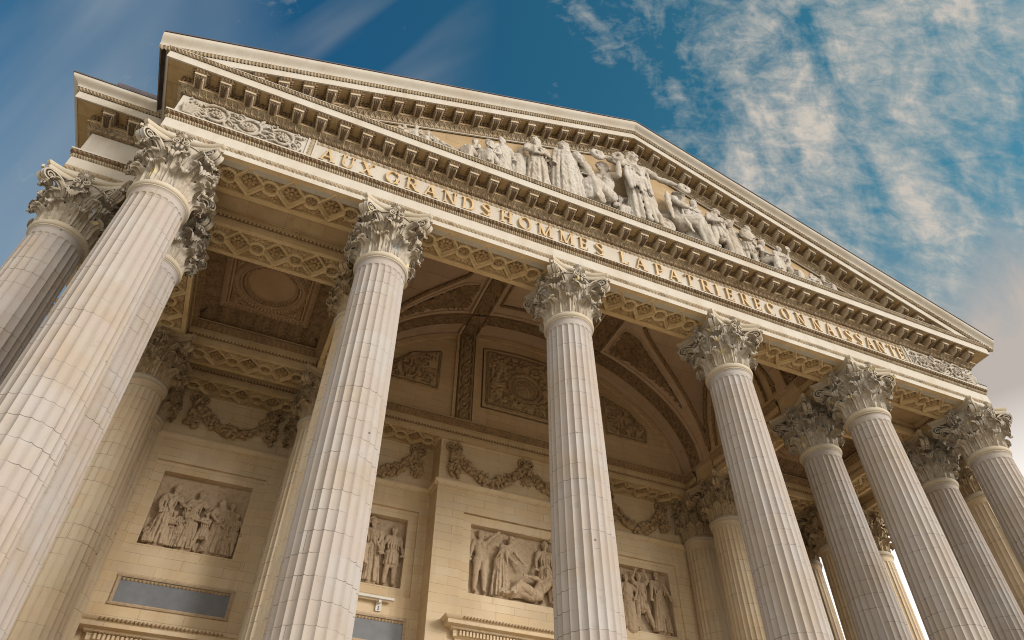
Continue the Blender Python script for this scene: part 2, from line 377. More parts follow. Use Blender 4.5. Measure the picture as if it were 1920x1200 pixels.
    pts=np.array(pts); nr=pts/np.linalg.norm(pts,axis=1)[:,None]
    lay=[(.2845,.022),(.287,.0175),(.2925,.0135),(.2985,.0115),(.3035,.0115),(.305,.0145),(.309,.0145),(.311,.009),(.3165,.0035),(.3215,0),(.3297,0),(.3297,.10)]
    P=np.stack([np.concatenate([pts-nr*i,np.full((len(pts),1),z)],1) for z,i in lay],1)
    ab.grid(P,cu=True); ab.poly(P[::-1,0])
    return bell,vol,hel,fl,ab
def column_proto(mshaft,mcap,name='corinthian_column'):
    r=empty(name,(0,0,0),world=False)
    shaft_mesh().build('shaft',mshaft,r,world=False,ang=50)
    ring_mesh().build('neck_ring',M['ring'],r,world=False)
    base_mesh().build('base',M['ring'],r,world=False)
    bell,vol,hel,fl,ab=capital_meshes()
    cp=bell.build('capital',mcap,r,world=False,ang=55)
    ab.build('abacus',M['ring'] if mcap==M['capf'] else mcap,cp,world=False,ang=35)
    for b,nm in ((vol,'volute'),(hel,'helix'),(fl,'flower')):
        o=b.build(nm,mcap,cp,world=False,ang=50)
        for k in range(1,4):
            c=o.copy(); COL.objects.link(c); c.parent=cp; c.rotation_euler=(0,0,k*pi/2)
    return r
protoF=column_proto(M['colf'],M['capf']); protoR=column_proto(M['colr'],M['capr'])
G1='six columns of the front row'; G2='columns behind the front row'
XO=.41; YB=.41; YC=1.40; YD=1.74
COLS=[
 (0,0,'F','pale fluted column at the left corner of the front row, under the carved scroll frieze',G1),
 (1,0,'F','second fluted column of the front row from the left corner, below the letters GRANDS',G1),
 (2,0,'F','third front row column, standing in front of the framed relief above the door',G1),
 (3,0,'F','fourth front row column, its capital below the word RECONNAISSANTE',G1),
 (4,0,'F','fifth front row column, its capital overlapping that of a browner column behind',G1),
 (5,0,'F','last front row column, at the right corner of the pediment against the sky',G1),
 (-XO,YB,'F','outermost column on the left, alone against blue sky under the projecting side cornice',G2),
 (0,YB,'F','fluted column tucked right behind the left corner column, only its edge showing',G2),
 (1,YB,'R','brown capital column directly behind the second front row column',G2),
 (4,YB,'F','column behind the fifth front row column, its whole capital showing to the left of it',G2),
 (5,YB,'F','column behind the right corner column, whole capital showing left of it',G2),
 (5+XO,YB,'R','warm golden column wedged between the two right corner columns',G2),
 (0,YC,'R','honey brown column inside the porch at left, beside the garland wall',G2),
 (0,YD,'R','column against the left wall, hidden behind a honey brown column except for its edge',G2),
 (1,YC,'R','slim brown column left of the second front column, ending under the diamond beam',G2),
 (1,YD,'R','half hidden wall column behind the slim brown column near the left garland',G2),
 (4,YC,'R','nearer of the two inner columns just left of the fourth front row column',G2),
 (4,YD,'R','wall column right of the relief with two standing men, farther of the inner pair',G2),
 (5,YC,'R','sunlit far column right of the bright gap beside the fourth front column',G2),
 (5,YD,'R','thin slice of a far column against white sky just right of the fourth front column',G2),
 (-XO,YC,'R','outermost column of the rear row, hidden behind the left corner pair',G2),
 (5+XO,YC,'R','farthest cream column seen in the bright gap left of the fifth front row column',G2),
]
for x,y,k,lab,g in COLS:
    o=copy_tree(protoF if k=='F' else protoR); o.location=tuple(V((x,y,0))); o.rotation_euler=(0,0,0); tag(o,lab,'column',g)
for p in (protoF,protoR):
    for cp in list(p.children_recursive): bpy.data.objects.remove(cp)
    bpy.data.objects.remove(p)
# ---------------------------------------------------------------- outer entablature
X0,X1=-.12,5.12; YF=-.12; YS=.29; XL=-XO-.12; XR=5+XO+.12
PLAN=np.array([(XL,1.95),(XL,YS),(X0,YS),(X0,YF),(X1,YF),(X1,YS),(XR,YS),(XR,1.95)])
def mitres(P):
    n=len(P); out=[]
    def nrm(a,b):
        d=b-a; d=d/np.linalg.norm(d); return np.array([d[1],-d[0]])*1.0
    for i in range(n):
        if i==0: m=nrm(P[0],P[1])
        elif i==n-1: m=nrm(P[-2],P[-1])
        else:
            a=nrm(P[i-1],P[i]); b=nrm(P[i],P[i+1]); m=(a+b)/(1+a@b)
        out.append(m)
    return np.array(out)
# outward = to the right of travel? travel goes left side towards the front, then right: outward normal is (dy,-dx) -> flip check
MIT=mitres(PLAN)
if (MIT[3]@np.array([0,-1]))<0: MIT=-MIT
def sweep(mb,i0,i1,prof,P=PLAN,Mt=MIT):
    prof=np.asarray(prof,float)
    G=np.zeros((i1-i0+1,len(prof),3))
    for k,i in enumerate(range(i0,i1+1)):
        G[k,:,0]=P[i,0]+Mt[i,0]*prof[:,0]; G[k,:,1]=P[i,1]+Mt[i,1]*prof[:,0]; G[k,:,2]=prof[:,1]
    mb.grid(G,flip=False)
def strip(mb,A,B,ma,mb_,prof,mod,per=None,nx=None,zA=0,zB=0):
    """carved moulding from plan point A to B; mod(x,t) gives extra outward relief"""
    A=np.asarray(A,float);B=np.asarray(B,float); L=np.linalg.norm(B-A); d=(B-A)/L
    nrm=np.array([d[1],-d[0]])
    if nrm@((np.asarray(ma)+np.asarray(mb_)))<0: nrm=-nrm
    prof=np.asarray(prof,float); K=len(prof)
    if nx is None: nx=10
    if per: n=max(2,int(round(L/per)))*nx+1
    else: n=nx
    q=np.linspace(0,1,n)
    PA=A+np.outer(prof[:,0],ma); PB=B+np.outer(prof[:,0],mb_)
    G=np.zeros((n,K,3)); G[...,:2]=PA[None]*(1-q)[:,None,None]+PB[None]*q[:,None,None]
    t=np.linspace(0,1,K)
    cyc=q*(max(2,int(round(L/per))) if per else 1)
    m=mod(cyc[:,None],t[None,:]) if mod is not None else 0
    G[...,:2]+=(m*np.ones((n,K)))[...,None]*nrm
    G[...,2]=prof[:,1][None]+(zA*(1-q)+zB*q)[:,None]
    fl=(d[0]*nrm[1]-d[1]*nrm[0])>0
    mb.grid(G,flip=fl)
def egg(a):
    def f(c,t):
        x=(c%1)-.5; e=np.sqrt(np.clip(1-(x/.36)**2-((t-.55)/.5)**2,0,1))
        dart=np.exp(-((np.abs(x)-.5)/.07)**2)*(.55)*np.sin(pi*t)
        return a*(e+dart-.25)
    return f
def bead(a):
    return lambda c,t: a*np.sqrt(np.clip(1-(((c%1)-.5)/.46)**2-((t-.5)/.52)**2,0,1))
def zig(a):
    def f(c,t):
        tri=np.abs(((c%1)*2)-1); l=np.clip(1-np.abs(t-tri)/.22,0,1)**.6; lf=np.clip(1-np.abs(((c+.5)%1)-.5)/.12,0,1)*(t>.2)*.5
        return a*(np.maximum(l,lf)-.25)*np.sin(pi*np.clip(t*.9+.05,0,1))**.4
    return f
def leafm(a):
    def f(c,t):
        x=(c%1)-.5; w=.48*np.sqrt(np.clip(1-t*.75,0,1)); l=np.clip(1-(np.abs(x)/w)**2,0,1); rib=np.exp(-(x/.07)**2)*.5
        return a*(l+rib-.35)
    return f
def bandlet(mb,i0,i1,prof,mod,per,nx=10):
    for i in range(i0,i1): strip(mb,PLAN[i],PLAN[i+1],MIT[i],MIT[i+1],prof,mod,per,nx)
def arc(o0,z0,o1,z1,n=7,bul=.0):
    q=np.linspace(0,1,n); L=sqrt((o1-o0)**2+(z1-z0)**2); nx,nz=(z1-z0)/L,-(o1-o0)/L
    return np.stack([o0+(o1-o0)*q+nx*bul*np.sin(pi*q),z0+(z1-z0)*q+nz*bul*np.sin(pi*q)],1)
def modillion_mb(x,z,slope=0.0,y0=None):
    """bracket under the corona: cap, pale block, narrower lower block with a carved leaf on its front"""
    y0=YF if y0 is None else y0; mb=MB(); lf=MB(); oB=.025
    def P(dx,o,dz): return (x+dx,y0-o,z+dz+slope*dx)
    def bx(m,dx0,dx1,o0,o1,z0,z1,dz=0,do=0):
        k=m.verts([P(dx0,o0,z0),P(dx1,o0,z0),P(dx1,o1-do,z0+dz),P(dx0,o1-do,z0+dz),P(dx0,o0,z1),P(dx1,o0,z1),P(dx1,o1,z1),P(dx0,o1,z1)])
        m.q.append(np.array([(0,1,2,3),(4,7,6,5),(0,4,5,1),(1,5,6,2),(2,6,7,3),(3,7,4,0)])+k)
    bx(mb,-.0300,.0300,oB,.0990,-.0125,-.0004)
    bx(mb,-.0260,.0260,oB,.0930,-.0300,-.0126)
    bx(mb,-.0205,.0205,oB,.0840,-.0640,-.0301,dz=.012,do=.004)
    for k in range(3):
        dx=(k-1)*.0125
        lf.tube([P(dx*.6,.0850,-.034),P(dx,.0865,-.043),P(dx,.0850,-.050),P(dx*.7,.0800,-.0535),P(dx*.6,.060,-.060),P(dx*.6,.035,-.065)],[.0045,.0062,.0062,.0052,.006,.004],6)
    return mb,lf
def put_modillion(root,x,z,slope=0.0,y0=None):
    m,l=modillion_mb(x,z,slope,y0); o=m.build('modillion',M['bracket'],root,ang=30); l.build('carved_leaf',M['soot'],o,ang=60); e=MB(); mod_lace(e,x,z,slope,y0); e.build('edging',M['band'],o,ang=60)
def mod_lace(mb,x,z,slope=0.0,y0=None):
    """carved leaf edging round the top of a bracket"""
    y0=YF if y0 is None else y0; hw=.0300; yb=y0-.030; yf=y0-.0990
    pr=[(.0005,-.0150+z),(.005,-.0095+z),(.0085,-.0035+z),(.009,z-.0003)]
    strip(mb,(x-hw,yf),(x+hw,yf),(0,-1),(0,-1),pr,leafm(.0045),.0150,6,-slope*hw,slope*hw)
    for s_ in (-1,1):
        strip(mb,(x+s_*hw,yb),(x+s_*hw,yf),(s_,0),(s_,0),pr,leafm(.0045),.0150,6,s_*slope*hw,s_*slope*hw)
ARCH=[(-.03,.33),(0,.33),(0,.3625),(-.004,.3626)]
def outer_part(root,i0,i1,top):
    a=MB()
    sweep(a,i0,i1,[(-.06,.3302),(0,.3302),(0,.3625)])
    sweep(a,i0,i1,[(.001,.3862),(.006,.3866),(.006,.4518)])
    sweep(a,i0,i1,[(.0205,.4968),(.0225,.4972),(.0225,.5060),(.0205,.5090),(-.002,.5135)])
    a.build('architrave',M['front'],root,ang=25)
    b=MB(); bandlet(b,i0,i1,arc(.0005,.3625,.006,.3864,6,.002),zig(.006),.0205,8); b.build('leaf_moulding',M['bandlt'],root,ang=60)
    b=MB(); bandlet(b,i0,i1,arc(.004,.4518,.008,.475,6,.0),bead(.0105),.0120,6); b.build('bead_moulding',M['bandlt'],root,ang=60)
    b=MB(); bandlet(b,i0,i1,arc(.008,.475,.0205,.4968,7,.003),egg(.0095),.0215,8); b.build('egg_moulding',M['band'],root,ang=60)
    f=MB(); sweep(f,i0,i1,[(-.002,.5135),(-.002,.688)]); f.build('frieze',M['front'],root)
    b=MB(); bandlet(b,i0,i1,arc(.001,.676,.010,.689,5,.002),bead(.0060),.0135,6); b.build('bead_moulding',M['band'],root,ang=60)
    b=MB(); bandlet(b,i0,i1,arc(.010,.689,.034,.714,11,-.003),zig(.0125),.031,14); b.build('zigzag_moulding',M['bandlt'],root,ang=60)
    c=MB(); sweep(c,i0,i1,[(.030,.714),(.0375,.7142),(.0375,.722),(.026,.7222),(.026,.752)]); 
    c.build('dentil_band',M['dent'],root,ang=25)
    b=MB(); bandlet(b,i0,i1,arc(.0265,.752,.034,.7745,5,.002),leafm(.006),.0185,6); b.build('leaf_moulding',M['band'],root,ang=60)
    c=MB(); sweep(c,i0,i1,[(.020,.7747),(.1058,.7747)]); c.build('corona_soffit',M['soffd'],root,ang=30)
    c=MB(); sweep(c,i0,i1,[(.106,.7747),(.1065,.7712),(.115,.7712),(.115,.8245)])
    if top=='flat': sweep(c,i0,i1,[(.1285,.8425),(.1305,.8428),(.1305,.8475),(-.02,.858)])
    c.build('corona',M['front'],root,ang=25)
    b=MB(); bandlet(b,i0,i1,arc(.116,.8245,.1285,.8425,6,.003),leafm(.0060),.0165,6); b.build('leaf_moulding',M['bandlt'],root,ang=60)
def sima_prof(z0,z1):
    q=np.linspace(0,1,9); return np.stack([.130+.035*(q-.16*np.sin(2*pi*q)),z0+(z1-z0)*q],1)
ent=empty('entablature',(2.5,YF,.33),'long front entablature carrying the gilded inscription over the six front columns','entablature')
outer_part(ent,2,5,'flat')
# side returns of the gutter moulding
for i in (2,4):
    c=MB(); sweep(c,i,i+1,np.vstack([[(.1285,.8425)],sima_prof(.8432,.887),[(.165,.8905),(-.02,.8945)]])); c.build('gutter_moulding',M['front'],ent,ang=30)
# modillions of the horizontal cornice
NM=44
XM=[2.5+(k-(NM-1)/2)*.1195 for k in range(NM)]
lace=MB()
for x in XM:
    put_modillion(ent,x,.7745)
# end brackets on the left return
for yy in (-.03,.09,.205):
    pass
# frieze: frame round the inscription panel
def rect_frame(mb,x0,x1,z0,z1,y,w,mod,per,nx,out=.006):
    pr=arc(.0,0,.0,w,6,out)
    # bottom/top runs along x
    def run(a,b,zz0,zz1,vertical):
        pass
fx0,fx1=.530,4.468
b=MB()
strip(b,(fx0,YF+.002),(fx1,YF+.002),(0,-1),(0,-1),arc(.0,.6465,.0,.6755,7,.0045),egg(.0065),.0292,10)
b.build('egg_moulding',M['bandlt'],ent,ang=60)
def vstrip(mb,x0,x1,z0,z1,y,per,amp):
    n=int(round((z1-z0)/per))*8+1; zz=np.linspace(z0,z1,n); xx=np.linspace(x0,x1,7)
    t=(xx-x0)/(x1-x0); cyc=(zz-z0)/per
    m=.003*np.sin(pi*t)[None]+egg(amp)(cyc[:,None],t[None,:])
    G=np.zeros((n,7,3)); G[...,0]=xx[None]; G[...,2]=zz[:,None]; G[...,1]=y-m
    mb.grid(G,flip=True)
for xa,xb in ((.503,.530),(4.468,4.495)): b=MB(); vstrip(b,xa,xb,.5135,.676,YF+.002,.0292,.0055); b.build('egg_moulding',M['bandlt'],ent,ang=60)
for xx in (.494,.5305,4.4635,4.4955): b=MB(); b.box((xx,YF+.003,.5135),(xx+.0075,YF-.0055,.6758)); b.build('panel_fillet',M['front'],ent,ang=30)
# scroll relief at both ends of the frieze
def scroll_relief(mb,x0,x1,cs,mirror):
    y=YF+.002; rg=np.random.default_rng(5)
    for cx,cz,R,sg in cs:
        t=np.linspace(0,1,64); r=R*(1-.66*t); an=pi*.85+ -2*pi*1.55*t
        px=cx+mirror*r*np.cos(an); pz=cz+sg*r*np.sin(an)
        mb.tube(np.stack([px,np.full(64,y-.006),pz],1),.0085*(1-.35*t)+.0015*np.cos(t*90),8,up=(0,1,0))
        for k in range(4,58,3):                     # leaves off the scroll
            a=an[k]; rr=r[k]; L=(.030 if k<34 else .016); d=np.array([mirror*cos(a-.9),0,sg*sin(a-.9)]); e=np.array([mirror*cos(a),0,sg*sin(a)])
            p=np.array([px[k],y-.008,pz[k]]); sd=1 if k<38 else -1
            q=[p,p+e*L*.45*sd+d*L*.25+(0,-.006,0),p+e*L*.8*sd+d*L*.65+(0,-.004,0),p+e*L*.7*sd+d*L*1.0+(0,.004,0)]
            if abs(q[2][2]-.595)>.076: continue
            mb.tube(q,[.005,.0065,.0055,.002],6,up=(0,1,0))
        for k in range(7):
            a=2*pi*k/7; mb.blob((cx+.017*cos(a),y-.010,cz+.017*sin(a)),(.0085,.008,.0085),8,5)
        mb.blob((cx,y-.014,cz),(.009,.009,.009),8,5)
    xe=x0+.02 if mirror>0 else x1-.02
    for k in range(9):
        a=-.9+k*.25; p=np.array([xe,y-.004,.535]); d=np.array([mirror*cos(a+.6),0,sin(a+.6)]); L=.10-.008*abs(k-4)
        mb.tube([p,p+d*L*.4+(0,-.010,0),p+d*L*.8+(0,-.012,0),p+d*L+(mirror*.012,-.003,-.01)],[.005,.009,.009,.003],6,up=(0,1,0))
    for k in range(int((x1-x0)/.0040)):               # small foliage filling the ground
        px=x0+.012+rg.random()*(x1-x0-.024); pz=.524+rg.random()*.142
        if any(abs(np.hypot(px-cx,pz-cz)-R*.95)<.010 or np.hypot(px-cx,pz-cz)<R*.9 for cx,cz,R,sg in cs): continue
        a=rg.random()*6.28; d=np.array([cos(a),0,sin(a)]); p=np.array([px,y-.003,pz]); L=.016
        mb.tube([p,p+d*L*.5+(0,-.008,0),p+d*L+(0,-.002,0)],[.004,.0065,.002],6,up=(0,1,0))
b=MB(); scroll_relief(b,-.1,.4925,[(.055,.597,.073,1),(.215,.597,.070,-1),(.375,.592,.066,1)],1); b.build('scroll_relief',M['scroll'],ent,ang=70)
b=MB(); scroll_relief(b,4.5045,5.1,[(4.622,.592,.066,1),(4.785,.597,.070,-1),(4.945,.597,.073,1)],-1); b.build('scroll_relief',M['scroll'],ent,ang=70)
# ---------------------------------------------------------------- gilded letters
TK,TN,SR=.145,.078,.066
def L_bar(p,q,w): 
    (x0,y0),(x1,y1)=p,q; return [(x0-w/2,y0),(x0+w/2,y0),(x1+w/2,y1),(x1-w/2,y1)]
def L_rect(x0,x1,y0,y1): return [(x0,y0),(x1,y0),(x1,y1),(x0,y1)]
def L_ser(x,y,w): return L_rect(x-w/2,x+w/2,y,y+SR) if y<.5 else L_rect(x-w/2,x+w/2,y-SR,y)
def L_arc(cx,cy,rx,ry,a0,a1,tx,ty,n=18):
    t=np.linspace(radians(a0),radians(a1),n)
    o=[(cx+rx*cos(a),cy+ry*sin(a)) for a in t]; i=[(cx+(rx-tx)*cos(a),cy+(ry-ty)*sin(a)) for a in t]
    return [[o[k],o[k+1],i[k+1],i[k]] for k in range(n-1)]
def glyph(ch):
    g=[];S1=.30
    if ch=='A': g=[L_bar((.09,0),(.40,1),TN),L_bar((.72,0),(.41,1),TK),L_rect(.20,.60,.32,.32+TN),L_ser(.09,0,.26),L_ser(.72,0,.32)]; w=.82
    elif ch=='U': g=[L_rect(.10,.10+TK,.34,1),L_rect(.62,.62+TN,.34,1),L_ser(.175,1,S1),L_ser(.655,1,.26)]+L_arc(.395,.36,.295,.37,180,360,.11,.075); w=.80
    elif ch=='X': g=[L_bar((.13,1),(.66,0),TK),L_bar((.65,1),(.12,0),TN),L_ser(.13,1,S1),L_ser(.65,1,.26),L_ser(.12,0,.26),L_ser(.66,0,S1)]; w=.80
    elif ch=='G': g=L_arc(.44,.5,.40,.515,50,325,.145,.06)+[L_rect(.66,.66+TK,.05,.42),L_ser(.73,.42,.26) if False else L_rect(.60,.88,.40,.40+SR),L_rect(.70,.76,.72,.98)]; w=.90
    elif ch=='R': g=[L_rect(.12,.12+TK,0,1),L_ser(.19,1,S1),L_ser(.19,0,S1),L_rect(.26,.44,1-SR,1),L_rect(.26,.44,.44,.44+SR),L_bar((.42,.47),(.74,0),TK),L_ser(.76,0,.24)]+L_arc(.42,.72,.26,.28,-90,90,.14,SR); w=.84
    elif ch=='N': g=[L_rect(.12,.12+TN,0,1),L_rect(.70,.70+TN,0,1),L_bar((.14,1),(.72,0),TK),L_ser(.12,1,.24),L_ser(.735,1,.26),L_ser(.155,0,.26)]; w=.86
    elif ch=='D': g=[L_rect(.12,.12+TK,0,1),L_ser(.15,1,.26),L_ser(.15,0,.26),L_rect(.26,.40,1-SR,1),L_rect(.26,.40,0,SR)]+L_arc(.40,.5,.40,.5,-90,90,.145,SR); w=.86
    elif ch=='S':
        cl=[(.52,.74,.05),(.51,.84,.06),(.43,.945,.065),(.29,.965,.075),(.16,.89,.12),(.13,.76,.15),(.20,.64,.16),(.33,.53,.165),(.46,.41,.16),(.52,.28,.15),(.48,.13,.12),(.36,.035,.075),(.22,.035,.065),(.12,.13,.06),(.09,.26,.05)]
        cc=catmull([c_[:2] for c_ in cl],40); ww=np.interp(np.linspace(0,1,40),np.linspace(0,1,len(cl)),[c_[2] for c_ in cl]); tt=np.gradient(cc,axis=0); tt/=np.linalg.norm(tt,axis=1)[:,None]; nn=np.stack([-tt[:,1],tt[:,0]],1)
        l_=cc+nn*ww[:,None]/2; r_=cc-nn*ww[:,None]/2; g=[[tuple(l_[k]),tuple(l_[k+1]),tuple(r_[k+1]),tuple(r_[k])] for k in range(39)]; w=.64
    elif ch=='H': g=[L_rect(.12,.12+TK,0,1),L_rect(.62,.62+TK,0,1),L_rect(.27,.62,.47,.47+TN)]+[L_ser(x,y,S1) for x in (.195,.695) for y in (0,1)]; w=.89
    elif ch=='O': g=L_arc(.45,.5,.41,.515,0,360,.145,.06,34); w=.90
    elif ch=='M': g=[L_rect(.13,.13+TN,0,1),L_rect(.80,.80+TK,0,1),L_bar((.16,1),(.50,.02),TK),L_bar((.86,1),(.50,.02),TN),L_ser(.15,1,.22),L_ser(.88,1,.24),L_ser(.165,0,.26),L_ser(.875,0,S1)]; w=1.06
    elif ch=='E': g=[L_rect(.12,.12+TK,0,1),L_ser(.17,1,.26),L_ser(.17,0,.26),L_rect(.26,.60,1-SR,1),L_rect(.26,.62,0,SR),L_rect(.26,.50,.48,.48+SR),L_rect(.56,.60,.80,1-SR),L_rect(.58,.62,SR,.22),L_rect(.47,.51,.40,.62)]; w=.70
    elif ch=='L': g=[L_rect(.12,.12+TK,0,1),L_ser(.19,1,S1),L_ser(.17,0,.26),L_rect(.26,.62,0,SR),L_rect(.57,.62,SR,.24)]; w=.70
    elif ch=='P': g=[L_rect(.12,.12+TK,0,1),L_ser(.19,1,S1),L_ser(.19,0,S1),L_rect(.26,.42,1-SR,1),L_rect(.26,.42,.42,.42+SR)]+L_arc(.41,.71,.26,.29,-90,90,.14,SR); w=.72
    elif ch=='T': g=[L_rect(.32,.32+TK,0,1),L_ser(.395,0,S1),L_rect(.06,.73,1-SR,1),L_rect(.06,.105,.78,1-SR),L_rect(.685,.73,.78,1-SR)]; w=.79
    elif ch=='I': g=[L_rect(.12,.12+TK,0,1),L_ser(.195,0,S1),L_ser(.195,1,S1)]; w=.39
    elif ch=='C': g=L_arc(.44,.5,.40,.515,48,312,.145,.06)+[L_rect(.68,.74,.70,.97),L_rect(.69,.73,.04,.20)]; w=.82
    return g,w
LX={'AUX':[.608,.71,.813],'GRANDS':[.947,1.053,1.155,1.262,1.368,1.472],'HOMMES':[1.591,1.702,1.825,1.957,2.064,2.167],'LA':[2.33,2.437],
 'PATRIE':[2.563,2.665,2.776,2.889,2.972,3.061],'RECONNAISSANTE':[3.172,3.268,3.365,3.48,3.597,3.722,3.828,3.916,3.985,4.068,4.156,4.248,4.350,4.424]}
for word in LX:
    for ch,xc in zip(word,LX[word]):
        mb=MB(); H=.1020; z0=.5285; yb=YF+.0025; g,w=glyph(ch); sx=H*(.80 if len(word)>9 else .90)
        for k,pg in enumerate(g):
            yf=YF-.0105-.0003*(k%12)
            mb.prism([(xc+(px-w/2)*sx,yb,z0+py*H) for px,py in pg],(0,yf-yb,0))
        mb.build('letter',M['gold'],ent,ang=30)['label']='gilded letter %s of the word %s'%(ch,word)
# ---------------------------------------------------------------- side entablature blocks
for i0,nm,lab in ((0,'side_entablature','short entablature set back beside the left corner, with its own cornice against blue sky'),(5,'side_entablature','set back entablature beside the right corner, mostly behind the corner column')):
    e=empty(nm,((XL if i0==0 else XR),YS,.33),lab,'entablature')
    outer_part(e,i0,i0+2,'sima')
    c=MB(); sweep(c,i0,i0+2,np.vstack([[(.1285,.8425)],sima_prof(.8432,.890),[(.1655,.8905),(.1655,.8955),(-.3,.905)]])); c.build('gutter_moulding',M['front'],e,ang=30)
    c=MB(); sweep(c,i0,i0+2,[(.1655,.8957),(.170,.8957),(.170,.9035),(-.3,.9125)]); c.build('lead_edge',M['lead'],e,ang=30)
    lc=MB()
    xs=[-.48,-.36,-.24] if i0==0 else [5.24,5.36,5.48]
    for x in xs:
        put_modillion(e,x,.7745,y0=YS)
# ---------------------------------------------------------------- pediment
TANA=.382; XC=2.5
def ztip(x): return .887+TANA*(np.minimum(x,5-x)+.285)
ped=empty('pediment',(2.5,YF,.86),'triangular gable of the temple front with bracketed sloping cornices','pediment')
RP=.0012
def rake(mb,prof,mod=None,per=None,nx=None,xs=-.285,oref=None):
    prof=np.asarray(prof,float).copy(); prof[:,0]-=RP
    for s_ in (-1,1):
        A=(XC,YF); xe=xs if s_<0 else 5-xs; B=(xe,YF)
        zA=float(ztip(XC)); zB=float(ztip(xe))
        if s_<0: strip(mb,B,A,(0,-1),(0,-1),prof,mod,per,nx or 2,zB,zA)
        else: strip(mb,A,B,(0,-1),(0,-1),prof,mod,per,nx or 2,zA,zB)
q=np.linspace(0,1,9); sm=np.stack([.130+.035*(q-.16*np.sin(2*pi*q)),-.066+.060*q],1)
c=MB(); rake(c,np.vstack([[(.124,-.0665)],sm,[(.165,-.001),(.14,.0)]])); c.build('raking_gutter',M['front'],ped,ang=30)
c=MB(); rake(c,[(.14,.0002),(.170,.0004),(.170,.0085),(.10,.010)]); c.build('lead_edge',M['lead'],ped,ang=30)
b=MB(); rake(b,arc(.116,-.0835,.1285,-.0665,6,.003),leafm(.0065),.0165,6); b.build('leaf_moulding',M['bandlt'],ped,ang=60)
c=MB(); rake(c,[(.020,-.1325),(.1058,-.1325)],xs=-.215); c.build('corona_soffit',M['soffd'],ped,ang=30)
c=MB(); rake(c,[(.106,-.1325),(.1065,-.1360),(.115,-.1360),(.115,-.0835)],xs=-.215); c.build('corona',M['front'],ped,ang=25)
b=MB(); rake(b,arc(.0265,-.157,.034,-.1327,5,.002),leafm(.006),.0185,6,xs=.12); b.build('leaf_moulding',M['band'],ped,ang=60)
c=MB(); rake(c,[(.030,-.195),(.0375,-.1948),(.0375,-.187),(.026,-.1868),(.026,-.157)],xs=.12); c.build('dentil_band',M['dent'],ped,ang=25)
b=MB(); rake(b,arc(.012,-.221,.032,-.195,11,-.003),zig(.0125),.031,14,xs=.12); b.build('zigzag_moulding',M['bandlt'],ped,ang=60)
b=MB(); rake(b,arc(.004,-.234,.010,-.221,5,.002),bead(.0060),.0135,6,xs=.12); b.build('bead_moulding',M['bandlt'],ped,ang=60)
c=MB(); rake(c,[(-.004,-.243),(.004,-.2425),(.004,-.234)],xs=.12); c.build('fillet',M['front'],ped,ang=25)
lace=MB()
for x in XM:
    if ztip(x)-.20<.85 : continue
    sl=TANA if x<XC else -TANA
    z=float(ztip(x))-.1327
    if abs(x-XC)<.01: sl=0
    put_modillion(ped,x,z,slope=sl)
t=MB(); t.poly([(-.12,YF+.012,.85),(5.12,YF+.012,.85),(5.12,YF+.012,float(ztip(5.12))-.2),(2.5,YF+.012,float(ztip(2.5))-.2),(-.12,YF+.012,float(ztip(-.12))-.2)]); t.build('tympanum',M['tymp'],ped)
# low carved ground between the figures
G_=.0075; A_,B_=np.meshgrid(np.arange(.95,4.02,G_),np.arange(.852,1.62,G_),indexing='ij')
env=.852+np.interp(A_,[.95,1.1,1.35,1.6,1.95,2.2,2.5,2.75,3.0,3.3,3.6,3.85,4.02],[.05,.10,.20,.30,.36,.36,.40,.40,.36,.28,.22,.12,.04])+.05*(vn(A_*9,A_*0,2)-.5)
lump=np.clip(1-np.abs(vn(A_*16+B_*5,B_*12-A_*3,14)-.5)*3.0,0,1)*.040+np.clip(1-np.abs(vn(A_*40,B_*26,15)-.5)*3.0,0,1)*.014
msk=(B_<env)[:-1,:-1]; H_=.008+lump*sst(0,.06,env-B_)
gb=MB(); gb.grid(np.stack([A_,YF+.012-H_,B_],-1),mask=msk); gb.build('carved_ground',M['statue'],ped,ang=70)
# end faces of the sloping cornice
t=MB()
for s_ in (0,1):
    xe=-.2845 if s_==0 else 5.2845; z=float(ztip(xe))
    t.poly([(xe,YF-.163,z),(xe,YF+.3,z),(xe,YF+.3,z-.04),(xe,YF-.129,z-.062)])
t.build('cornice_end',M['front'],ped,smooth=False)
# gable roof behind, and the roof over the porch
roof=MB()
for s_ in (-1,1):
    a=-.285 if s_<0 else 5.285
    roof.prism([(a,YF-.10,float(ztip(a))+.006),(2.5,YF-.10,float(ztip(2.5))+.006),(2.5,YF-.10,float(ztip(2.5))-.03),(a,YF-.10,float(ztip(a))-.03)],(0,2.3,0))
roof.build('gable_roof',M['lead'],ped,smooth=False)
